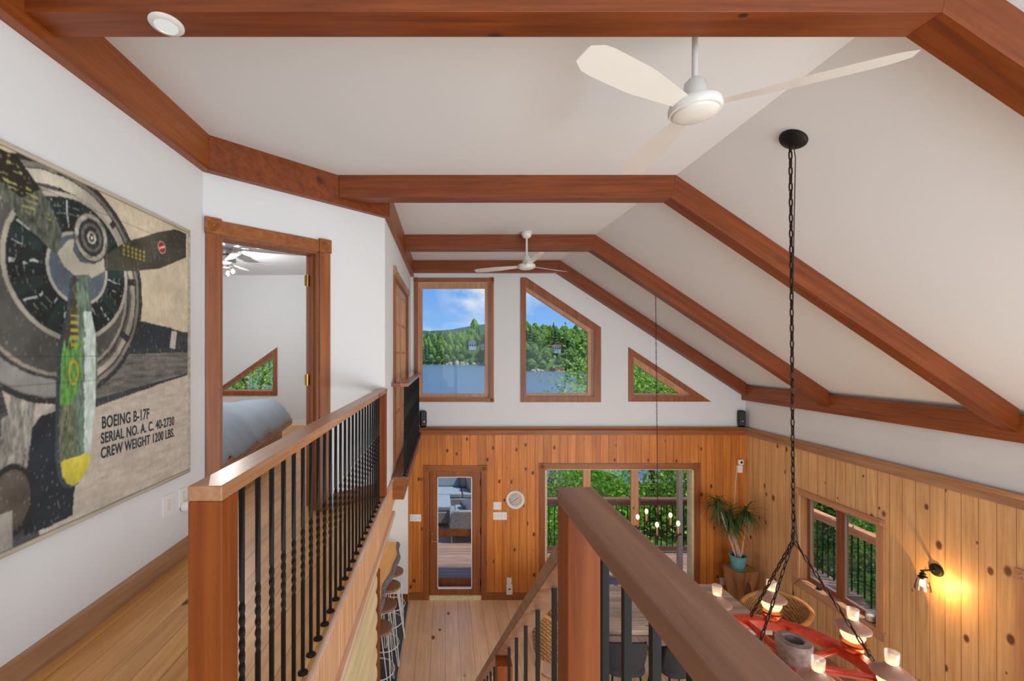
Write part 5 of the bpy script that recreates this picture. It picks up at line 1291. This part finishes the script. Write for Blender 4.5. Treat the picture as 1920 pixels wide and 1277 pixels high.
# ================================================================== OUTSIDE
# deck, its railings, ground and lake
m = MB(); m.box(-3.5, 7.05, YF+0.16, 8.98, -0.14, -0.04); m.box(-3.5, 1.55, 8.98, 13.0, -0.14, -0.04); m.box(XR+0.17, 7.05, -1.0, YF+0.16, -0.85, -0.75); m.box(XR+0.17, 7.05, YF-0.3, YF+0.16, -0.75, -0.14)
struct('floor_deck', m, mDK)
mDR = wood('deck_rail_wood', srgb(96, 58, 44), srgb(132, 86, 68), srgb(50, 30, 24), 'X', kscale=4, kden=0.2, ksize=0.03, rough=0.6)
mDRY = wood('sunlit_deck_rail_wood', srgb(206, 130, 88), srgb(232, 164, 120), srgb(90, 50, 34), 'Y', kscale=4, kden=0.1, ksize=0.03, rough=0.6)  # brightened copy of the deck rail wood, sunlight put into the colour
def deck_rail(x0, x1, y, label):
    t = thing('deck_railing', label, 'railing', ((x0+x1)/2, y, -0.04))
    m = MB(); m.box(x0, x1, y-0.07, y+0.07, H(-2.99), H(-2.95)); build('top_rail', m, mDR, t)
    m = MB(); m.box(x0, x1, y-0.02, y+0.02, H(-3.09), H(-2.99)); build('under_rail', m, mDR, t)
    m = MB(); m.box(x0, x1, y-0.02, y+0.02, H(-4.02), H(-3.93)); build('bottom_rail', m, mDR, t)
    xx = x0+0.06
    while xx < x1:
        m = MB(); m.box(xx-0.008, xx+0.008, y-0.008, y+0.008, H(-3.93), H(-3.09)); build('baluster', m, mBK, t); xx += 0.115
    for px_ in np.arange(3.88, x1, 2.15):
        m = MB(); m.box(px_-0.07, px_+0.07, y-0.075, y+0.075, -0.04, H(-2.94)); m.box(px_-0.085, px_+0.085, y-0.09, y+0.09, H(-2.94), H(-2.915)); build('post', m, mDR, t)
deck_rail(1.6, 6.95, 8.90, 'brown deck railing with black balusters outside the patio slider')
t = thing('deck_railing', 'sunlit orange brown deck railing with black balusters outside the right window', 'railing', (6.98, 5, -0.75))
m = MB(); m.box(6.91, 7.05, 0, 8.98, H(-3.00), H(-2.95)); build('top_rail', m, mDRY, t)
m = MB(); m.box(6.96, 7.0, 0, 8.9, H(-3.10), H(-3.00)); build('under_rail', m, mDRY, t)
m = MB(); m.box(6.96, 7.0, 0, 7.2, H(-4.72), H(-4.64)); build('bottom_rail', m, mDRY, t)
for i in range(64):
    yy = 1.6+0.115*i; m = MB(); m.box(6.972, 6.988, yy-0.008, yy+0.008, H(-4.64) if yy < 7.2 else -0.04, H(-3.10)); build('baluster', m, mBK, t)
# wicker sectional on the deck
mGW = mat('grey_wicker', srgb(134, 134, 134), 0.8, noise=0.3, nscale=45, bump=0.8, bscale=90)
def module(name, x0, x1, y0, y1, label, back=None):
    t = thing('outdoor_sofa', label, 'sofa', ((x0+x1)/2, (y0+y1)/2, -0.04))
    m = MB(); m.box(x0, x1, y0, y1, 0.03, 0.30); build('wicker_base', m, mGW, t, bevel=0.02)
    if back == 'Y':
        m = MB(); m.box(x0, x1, y1-0.12, y1, 0.30, 0.72); build('wicker_back', m, mGW, t, bevel=0.03)
        k = max(1, int(round((x1-x0)/0.8)))
        for i in range(k):
            a, b = x0+(x1-x0)*i/k+0.01, x0+(x1-x0)*(i+1)/k-0.01
            m = MB(); m.box(a, b, y0+0.02, y1-0.14, 0.305, 0.43); build('seat_cushion', m, mCUS, t, bevel=0.035, seg=4)
            m = MB(); m.obox(((a+b)/2, y1-0.23, 0.64), ((b-a)/2, 0, 0), (0, 0.085, -0.02), (0, 0.04, 0.23)); build('back_cushion', m, mCUS, t, bevel=0.045, seg=4)
    else:
        m = MB(); m.box(x0+0.02, x1-0.02, y0+0.02, y1-0.02, 0.305, 0.43); build('seat_cushion', m, mCUS, t, bevel=0.035, seg=4)
    return t
sd_ = -0.04
module('a', -0.35, 2.0, 11.2, 12.15, 'long grey wicker sofa with blue grey cushions at the back of the deck', 'Y')
module('b', -0.35, 0.14, 10.25, 11.18, 'grey wicker side seat of the sectional at the left of the door view')
t = thing('outdoor_armchair', 'grey wicker armchair with a pale cushion, its woven back toward the door', 'armchair', (0.55, 9.8, -0.04))
m = MB(); m.prism([(0.08, 0.24), (1.25, 0.24), (1.25, 0.66), (0.20, 0.66), (0.12, 0.60)], 'Y', 9.30, 9.42); m.box(0.10, 0.22, 9.42, 10.25, 0.24, 0.46); build('wicker_shell', m, mGW, t, bevel=0.02)
m = MB(); m.box(0.22, 1.2, 9.42, 10.25, 0.24, 0.34); build('wicker_base', m, mGW, t)
m = MB(); m.box(0.22, 1.2, 9.44, 10.27, 0.345, 0.48); build('seat_cushion', m, mCUS, t, bevel=0.035, seg=4)
for xx, yy in ((0.12, 9.34), (1.2, 9.34), (0.12, 10.2), (1.2, 10.2)):
    m = MB(); m.box(xx, xx+0.03, yy, yy+0.03, -0.04, 0.24); build('leg', m, mSPEC, t)
def pillow(c, r, rx, ry, rz, label):
    m = MB(); m.ball((0, 0, 0), r, 24, 14, 0.55, 0.45)
    R = (Matrix.Rotation(math.radians(rz), 3, 'Z')@Matrix.Rotation(math.radians(rx), 3, 'X')@Matrix.Rotation(math.radians(ry), 3, 'Y'))
    m.v = [tuple(R@Vector(v)+Vector(c)) for v in m.v]; o = build('pillow', m, mPIL, smooth=80, origin=c); tag(o, label, 'pillow', 'dark pillows on the deck seating')
pillow((0.62, 11.72, 0.66), (0.25, 0.085, 0.23), -12, 4, 0, 'dark grey square pillow leaning at the sofa back')
pillow((0.78, 11.45, 0.62), (0.25, 0.085, 0.24), -22, -12, 12, 'dark grey pillow tilted in front of another on the long outdoor sofa')
pillow((0.62, 10.0, 0.57), (0.26, 0.19, 0.075), 12, 0, 25, 'dark grey pillow lying in the wicker armchair, farther from the door')
pillow((0.72, 9.72, 0.59), (0.28, 0.18, 0.08), 8, -4, 5, 'dark grey pillow lying in the wicker armchair, nearest the door')

def gmat(name, cols, scale, rough=0.9, bump=0.0):
    m = bpy.data.materials.new(name); m.use_nodes = True; t = m.node_tree; b = t.nodes['Principled BSDF']; b.inputs['Roughness'].default_value = rough
    c = N(t, 'ShaderNodeTexCoord'); n = N(t, 'ShaderNodeTexNoise'); n.inputs['Scale'].default_value = scale; n.inputs['Detail'].default_value = 8; n.inputs['Roughness'].default_value = 0.7
    t.links.new(c.outputs['Object'], n.inputs[0]); r = N(t, 'ShaderNodeValToRGB'); t.links.new(n.outputs[0], r.inputs[0]); t.links.new(r.outputs[0], b.inputs['Base Color'])
    r.color_ramp.elements[0].position = 0.30; r.color_ramp.elements[1].position = 0.72
    r.color_ramp.elements[0].color = cols[0]; r.color_ramp.elements[1].color = cols[-1]
    for i, cc in enumerate(cols[1:-1]): e = r.color_ramp.elements.new(0.30+0.42*(i+1)/(len(cols)-1)); e.color = cc
    if bump:
        bp = N(t, 'ShaderNodeBump'); bp.inputs['Strength'].default_value = bump; bp.inputs['Distance'].default_value = 1.0/scale
        t.links.new(n.outputs[0], bp.inputs['Height']); t.links.new(bp.outputs[0], b.inputs['Normal'])
    MATS[name] = m; return m
mGRASS = gmat('hill_grass', [srgb(34, 66, 22), srgb(64, 104, 36), srgb(104, 138, 58)], 1.2, 0.95, 0.5)
mTREE = gmat('far_leaf_green', [srgb(40, 76, 24), srgb(104, 150, 50), srgb(168, 200, 92)], 0.55, 0.9, 1.0)
mTREE2 = gmat('far_conifer_green', [srgb(34, 62, 34), srgb(74, 112, 60), srgb(118, 150, 84)], 0.7, 0.9, 1.0)
mRIDGE = gmat('forest_ridge_green', [srgb(34, 66, 44), srgb(62, 100, 62)], 0.08, 0.95, 0.6)
ZW = H(-12.0)
m = MB(); m.add([(-900, 16, ZW), (1200, 16, ZW), (1200, 2500, ZW), (-900, 2500, ZW)], [(0, 1, 2, 3)])
mLAKE = mat('lake_water', srgb(84, 108, 122), 0.4, noise=0.16, nscale=0.35, bump=0.9, bscale=0.5, spec=0.35)
bpn = [n for n in mLAKE.node_tree.nodes if n.type == 'BUMP'][0]; bpn.inputs['Distance'].default_value = 0.6
o = build('lake', m, mLAKE, origin=(0, 300, ZW)); tag(o, 'rippled blue lake spreading between the house and the wooded shore', 'lake')
# near bank
m = MB(); nx, ny2 = 60, 40; vs = []
for i in range(nx+1):
    for j in range(ny2+1):
        x = -40+90*i/nx; y = -12+60*(j/ny2)
        z = -0.6-0.05*max(0, y-9)-9.2*max(0, min(1, (y-16)/26))**1.2+0.4*mnoise.noise(Vector((x*0.15, y*0.15, 0)))
        if x > 8: z += 0.08*(x-8)
        vs.append((x, y, z))
m.add(vs, [(i*(ny2+1)+j, (i+1)*(ny2+1)+j, (i+1)*(ny2+1)+j+1, i*(ny2+1)+j+1) for i in range(nx) for j in range(ny2)])
struct('floor_garden', m, mGRASS, smooth=80)
# far shore
def shoreY(x): return 490 if x < 44 else (490-(x-44)*12 if x < 60 else 300-0.2*(x-60))
def hillz(x, y):
    s_ = y-shoreY(x); h = (30*(1-math.exp(-max(0, s_)/48))+0.015*max(0, s_)) if s_ > 0 else -3
    return ZW-0.5+h+(1.5*mnoise.noise(Vector((x*0.04, y*0.04, 0))) if s_ > 0 else 0)+(9*math.exp(-((x-48)/22)**2) if s_ > 20 else 0)
m = MB(); nx, ny2 = 110, 60; vs = []
for i in range(nx+1):
    for j in range(ny2+1):
        x = -90+330*i/nx; y = 270+420*(j/ny2)
        vs.append((x, y, hillz(x, y)))
m.add(vs, [(i*(ny2+1)+j, (i+1)*(ny2+1)+j, (i+1)*(ny2+1)+j+1, i*(ny2+1)+j+1) for i in range(nx) for j in range(ny2)])
struct('floor_far_shore', m, mGRASS, smooth=80)
m = MB(); vs = []; nx = 160
for i in range(nx+1):
    x = -700+2400*i/nx; top = 92+26*mnoise.noise(Vector((x*0.0035, 1, 0)))+16*math.exp(-((x-330)/260)**2)+3*mnoise.noise(Vector((x*0.08, 3, 0)))
    for y_, z_ in ((1150, ZW), (1350, ZW+top*0.6), (1500, ZW+top), (1700, ZW+top*0.8)): vs.append((x, y_, z_))
m.add(vs, [(i*4+k, (i+1)*4+k, (i+1)*4+k+1, i*4+k+1) for i in range(nx) for k in range(3)])
struct('floor_distant_ridge', m, mRIDGE, smooth=80)
# trees of the far shore
def blob(name, r, hgt, seed, conifer=False):
    mm = MB(); n1_, n2_ = (22, 22)
    rings = []
    for i in range(n2_+1):
        v = i/n2_; ring = []
        for k in range(n1_):
            a = 2*math.pi*k/n1_
            if conifer: rad = r*(1-v)**0.85*(0.75+0.35*((v*7) % 1 < 0.5))
            else: rad = r*math.sin(math.pi*min(1, v*0.93+0.07))**0.6
            p = Vector((math.cos(a)*rad, math.sin(a)*rad, hgt*(0.12+0.88*v)))
            q = 1+0.30*mnoise.noise(p*0.55+Vector((seed*7, 0, 0)))+0.35*mnoise.noise(p*1.5+Vector((0, seed*5, 0)))
            ring.append((p.x*q, p.y*q, p.z+0.5*mnoise.noise(p*1.1+Vector((0, 0, seed)))))
        rings.append(ring)
    mm.loft(rings)
    return mm
protos = []
for k in range(3): protos.append((blob('b', 3.5, 15, k), mTREE, 'broadleaf_tree', 'rounded green broadleaf tree in the woods across the lake', 'broadleaf trees across the lake'))
for k in range(2): protos.append((blob('c', 3.2, 18, 9+k, True), mTREE2, 'conifer_tree', 'dark pointed conifer in the woods across the lake', 'conifers across the lake'))
pobj = []
rt = random.Random(11)
spots = []
for row in range(10):
    for x in np.arange(-34-row+(row % 2)*4.4, 58, 8.8):
        x = x+rt.uniform(-0.6, 0.6)
        if x > 44: continue
        spots.append((x, 494+row*8.6+rt.uniform(-0.5, 0.5)))
for row in range(9):
    for x in np.arange(52+(row % 2)*4, 112+row, 8.0):
        x = x+rt.uniform(-0.5, 0.5)
        spots.append((x, (shoreY(x) if x > 60 else 302)+4+row*8.2+rt.uniform(-0.4, 0.4)))
spots.sort(key=lambda p: p[1])
for x, y in spots:
    k = rt.choice([0, 1, 2, 3, 4]) if x < 44 else rt.choice([0, 1, 2, 0, 1, 3])
    u = y/ F
    pxx = VX+x/y*F
    if any(abs(x-(hx-VX)/F*hy) < hw and abs(y-hy) < 9 for hx, hy, hw in ((885.5, 504, 8), (907, 504, 7), (1043, 318, 7))): continue
    sc2 = rt.uniform(0.85, 1.05)*(0.88 if y < 390 else 1.0); sz2 = rt.uniform(0.9, 1.25)
    z = hillz(x, y)
    if k not in [p[0] for p in pobj]:
        o = build(protos[k][2], protos[k][0], protos[k][1], smooth=80, origin=(0, 0, 0)); tag(o, protos[k][3], 'tree', protos[k][4]); pobj.append((k, o))
    else:
        o0 = [p[1] for p in pobj if p[0] == k][0]; o = o0.copy(); COL.objects.link(o)
    o.location = (x, y, z-1.0); o.rotation_euler = (0, 0, rt.uniform(0, 6)); low_ = any(abs(pxx-hx) < 13 and y < hy for hx, hy in ((885.5, 504), (907, 504), (1043, 318))); hs_ = (0.5 if low_ else 1.0)*sz2*(0.8 if y < 390 else 1.0)*(0.62 if y < shoreY(x)+8 else 1.0); o.scale = (sc2, sc2, hs_)
# big tree mass rising at the right of the tall window
for (px_, py_, Yt, sc2) in ((889, 640, 592, 1.9), (919, 640, 604, 2.1)):
    k, o0 = [p for p in pobj if p[0] < 3][0]; o = o0.copy(); COL.objects.link(o); x = (px_-VX)/F*Yt
    o['label'] = 'very tall rounded tree behind the white house across the lake'; o['group'] = 'tall trees behind the white house'
    o.location = (x, Yt, hillz(x, Yt)-3); o.scale = (sc2*0.8, sc2*0.8, sc2); o.rotation_euler = (0, 0, rt.uniform(0, 6))
# houses, rocks, boathouse
def house(px_, py_, Y, w_, h_, rcol, wcol, label):
    c = P(px_, py_, Y); t = thing('lake_house', label, 'house', c)
    m = MB(); m.box(c.x-w_/2, c.x+w_/2, Y-4, Y+4, c.z-2.5, c.z+h_); build('walls', m, wcol, t)
    m = MB(); m.prism([(c.x-w_/2-0.6, c.z+h_), (c.x+w_/2+0.6, c.z+h_), (c.x+w_/4, c.z+h_*1.55), (c.x-w_/4, c.z+h_*1.55)], 'Y', Y-4.6, Y+4.6); build('roof', m, rcol, t)
    for i in range(3):
        xx = c.x-w_/2+w_*(i+0.5)/3; m = MB(); m.box(xx-w_*0.08, xx+w_*0.08, Y-4.08, Y-3.98, c.z+h_*0.25, c.z+h_*0.65); build('window', m, mBK, t)
mROOF = mat('pale_green_roof', srgb(150, 178, 168), 0.6); mRROOF = mat('red_roof', srgb(200, 110, 96), 0.6); mHW = mat('house_white', srgb(214, 220, 216), 0.6)
house(885.5, 652, 504, 8.0, 6.0, mROOF, mHW, 'white two storey house among trees across the lake')
house(907, 653, 504, 6, 3.2, mROOF, mHW, 'low white house with pale roof right of the two storey one')
house(1043, 656, 318, 4.5, 2.4, mRROOF, mHW, 'small house with a red roof seen in the slanted window')
c = P(1047, 696, 296); t = thing('boathouse', 'little red boathouse at the water edge in the slanted window', 'house', c)
m = MB(); m.box(c.x-3.2, c.x+3.0, 292, 298, ZW+0.2, ZW+2.2); build('walls', m, mat('barn_red', srgb(140, 62, 52), 0.7), t)
m = MB(); m.box(c.x-4, c.x+4.5, 286, 292, ZW+0.1, ZW+0.5); build('dock', m, mROCK, t)
rk = random.Random(5)
for i, (px_, py_, Y, r) in enumerate(((845, 682, 486, 2.6), (855.5, 679, 487, 3.6), (867, 681, 486, 3.0), (838, 684, 485, 1.5), (876, 682, 485, 2.0), (888, 682, 485, 2.2), (897, 681, 486, 2.4), (907, 683, 485, 2.2), (1008, 694, 294, 1.8), (1000, 694, 293, 1.5), (1016, 695, 294, 1.2))):
    m = MB(); rings = []
    for a_ in range(9):
        th = math.pi*a_/8; ring = []
        for b_ in range(14):
            p = Vector((math.sin(th)*math.cos(2*math.pi*b_/14), math.sin(th)*math.sin(2*math.pi*b_/14), math.cos(th)))
            q = 1+0.45*mnoise.noise(p*1.6+Vector((i*3, 0, 0))); ring.append((p.x*q*r*1.05, p.y*q*r*0.8, p.z*q*r*0.95))
        rings.append(ring)
    m.loft(rings, True, False); c = P(px_, py_, Y); m.v = [tuple(Vector(v)+Vector((c.x, Y, ZW+r*0.3))) for v in m.v]
    o = build('shore_rock', m, mROCK, smooth=25, origin=(c.x, Y, ZW)); tag(o, 'pale pinkish rock on the far lake shore', 'rock', 'rocks along the far shore')

# leafy near vegetation
def leafmat(name, ca, cb, cc):
    m = bpy.data.materials.new(name); m.use_nodes = True; t = m.node_tree; b = t.nodes['Principled BSDF']; b.inputs['Roughness'].default_value = 0.5
    gi_ = N(t, 'ShaderNodeNewGeometry'); r = N(t, 'ShaderNodeValToRGB'); t.links.new(gi_.outputs['Random Per Island'], r.inputs[0])
    r.color_ramp.elements[0].color = ca; r.color_ramp.elements[1].color = cc; e = r.color_ramp.elements.new(0.5); e.color = cb
    t.links.new(r.outputs[0], b.inputs['Base Color'])
    tl = N(t, 'ShaderNodeBsdfTranslucent'); t.links.new(r.outputs[0], tl.inputs[0]); mi = N(t, 'ShaderNodeMixShader'); mi.inputs[0].default_value = 0.5
    t.links.new(b.outputs[0], mi.inputs[1]); t.links.new(tl.outputs[0], mi.inputs[2]); t.links.new(mi.outputs[0], t.nodes['Material Output'].inputs[0]); MATS[name] = m; return m
mLF = leafmat('birch_leaves', srgb(100, 150, 36), srgb(156, 196, 70), srgb(216, 232, 130))
mLF2 = leafmat('shrub_leaves', srgb(70, 130, 28), srgb(122, 184, 50), srgb(176, 220, 84))
mLF3 = leafmat('cedar_leaves', srgb(60, 124, 40), srgb(116, 178, 66), srgb(184, 220, 116))
mLFR = leafmat('red_shrub_leaves', srgb(96, 44, 44), srgb(104, 110, 60), srgb(150, 90, 80))
def foliage(c, R, nl, ls, seed, clumps=60, shell=0.55):
    r = np.random.default_rng(seed); c = np.array(c, float); R = np.array(R, float)
    d_ = r.normal(size=(clumps, 3)); d_ /= np.linalg.norm(d_, axis=1)[:, None]; cc = c+d_*R*(shell+(1-shell)*r.random((clumps, 1)))**1.0
    ci_ = r.integers(0, clumps, nl); cr_ = 0.26*R.mean()
    ctr = cc[ci_]+r.normal(size=(nl, 3))*cr_*np.array([1, 1, 0.6])
    u = r.normal(size=(nl, 3)); u[:, 2] -= 0.4; u /= np.linalg.norm(u, axis=1)[:, None]
    w = np.cross(u, r.normal(size=(nl, 3))); w /= np.linalg.norm(w, axis=1)[:, None]
    s_ = ls*(0.7+0.6*r.random((nl, 1))); v = np.stack([ctr, ctr+u*s_*0.45+w*s_*0.30, ctr+u*s_, ctr+u*s_*0.45-w*s_*0.30], 1).reshape(-1, 3)
    mm = MB(); mm.v = v.tolist(); mm.f = [(4*i, 4*i+1, 4*i+2, 4*i+3) for i in range(nl)]
    return mm, cc
def leafy(name, label, cat, c, R, nl, ls, seed, mt_, base, group=None, clumps=60, trunk=0.12):
    t = thing(name, label, cat, base, group)
    mm, cc = foliage(c, R, nl, ls, seed, clumps); build('foliage', mm, mt_, t)
    m = MB(); b0_ = Vector(base); ce = Vector(c)
    m.tube([b0_, (b0_+ce)/2+Vector((0.05*R[0], 0, 0)), ce], [trunk, trunk*0.8, trunk*0.5], 8); build('trunk', m, mBARK, t, smooth=60)
    for i in range(0, min(len(cc), 14)):
        m = MB(); e = Vector(cc[i]); m.tube([ce-Vector((0, 0, R[2]*0.4)), (ce+e)/2+Vector((0, 0, 0.1*R[2])), e], [trunk*0.4, trunk*0.25, trunk*0.1], 5); build('branch', m, mBARK, t)
leafy('birch_tree', 'tall bright leafy birch covering the lower right of the slanted window', 'tree', (7.9, 16.8, H(-1.3)), (3.2, 2.2, 2.7), 17000, 0.13, 1, mLF, (8.0, 16.9, -1), clumps=130)
leafy('birch_tree', 'small bright leafed tree close behind the little triangular window', 'tree', (6.0, 12.8, H(-1.2)), (1.1, 0.9, 0.95), 7000, 0.10, 21, mLF, (6.1, 12.8, -1), clumps=60, trunk=0.06)
leafy('leafy_tree', 'sunlit leafy tree outside the bedroom triangle window', 'tree', (-5.9, 13.0, H(-1.2)), (2.6, 2.0, 1.9), 9000, 0.12, 2, mLF, (-5.9, 13, -1), clumps=80)
leafy('garden_shrub', 'tall light green shrub behind the deck railing in the middle slider pane', 'shrub', (4.15, 12.0, H(-4.2)), (1.15, 1.1, 1.3), 9000, 0.10, 3, mLF2, (4.6, 12.2, -1.0), 'shrubs beyond the deck railing', 70, 0.05)
leafy('garden_shrub', 'big pale leafed shrub behind the railing in the right slider pane', 'shrub', (6.85, 12.2, H(-4.0)), (1.25, 1.2, 1.55), 9000, 0.12, 4, mLF, (6.7, 12.6, -1.0), 'shrubs beyond the deck railing', 70, 0.05)
leafy('garden_shrub', 'low bright green shrub at the left slider pane beside the newel', 'shrub', (2.6, 10.8, H(-4.5)), (0.8, 0.8, 0.72), 8000, 0.07, 5, mLF2, (2.7, 11.2, -1.2), 'shrubs beyond the deck railing', 60, 0.04)
leafy('garden_shrub', 'reddish leaved shrub topping the green in the left slider pane', 'shrub', (3.9, 13.6, H(-4.3)), (0.75, 0.6, 0.75), 2600, 0.08, 6, mLFR, (3.9, 13.6, -1.2), 'shrubs beyond the deck railing', 26, 0.03)
leafy('cedar_tree', 'feathery green cedar in the left pane of the right wall window', 'tree', (9.3, 10.5, H(-3.2)), (1.3, 1.6, 2.9), 20000, 0.085, 7, mLF3, (9.3, 10.5, -0.6), 'evergreens outside the right window', 110)
leafy('cedar_tree', 'feathery green cedar in the right pane of the right wall window', 'tree', (9.3, 6.6, H(-3.3)), (1.3, 1.5, 2.9), 20000, 0.085, 8, mLF3, (9.3, 6.6, -0.6), 'evergreens outside the right window', 110)
leafy('cedar_tree', 'dark evergreen standing farther behind the other two outside the right window', 'tree', (15.4, 10.5, H(-2.4)), (1.8, 4.6, 4.2), 18000, 0.13, 9, mLF3, (14.6, 10.5, 0), 'evergreens outside the right window', 120)
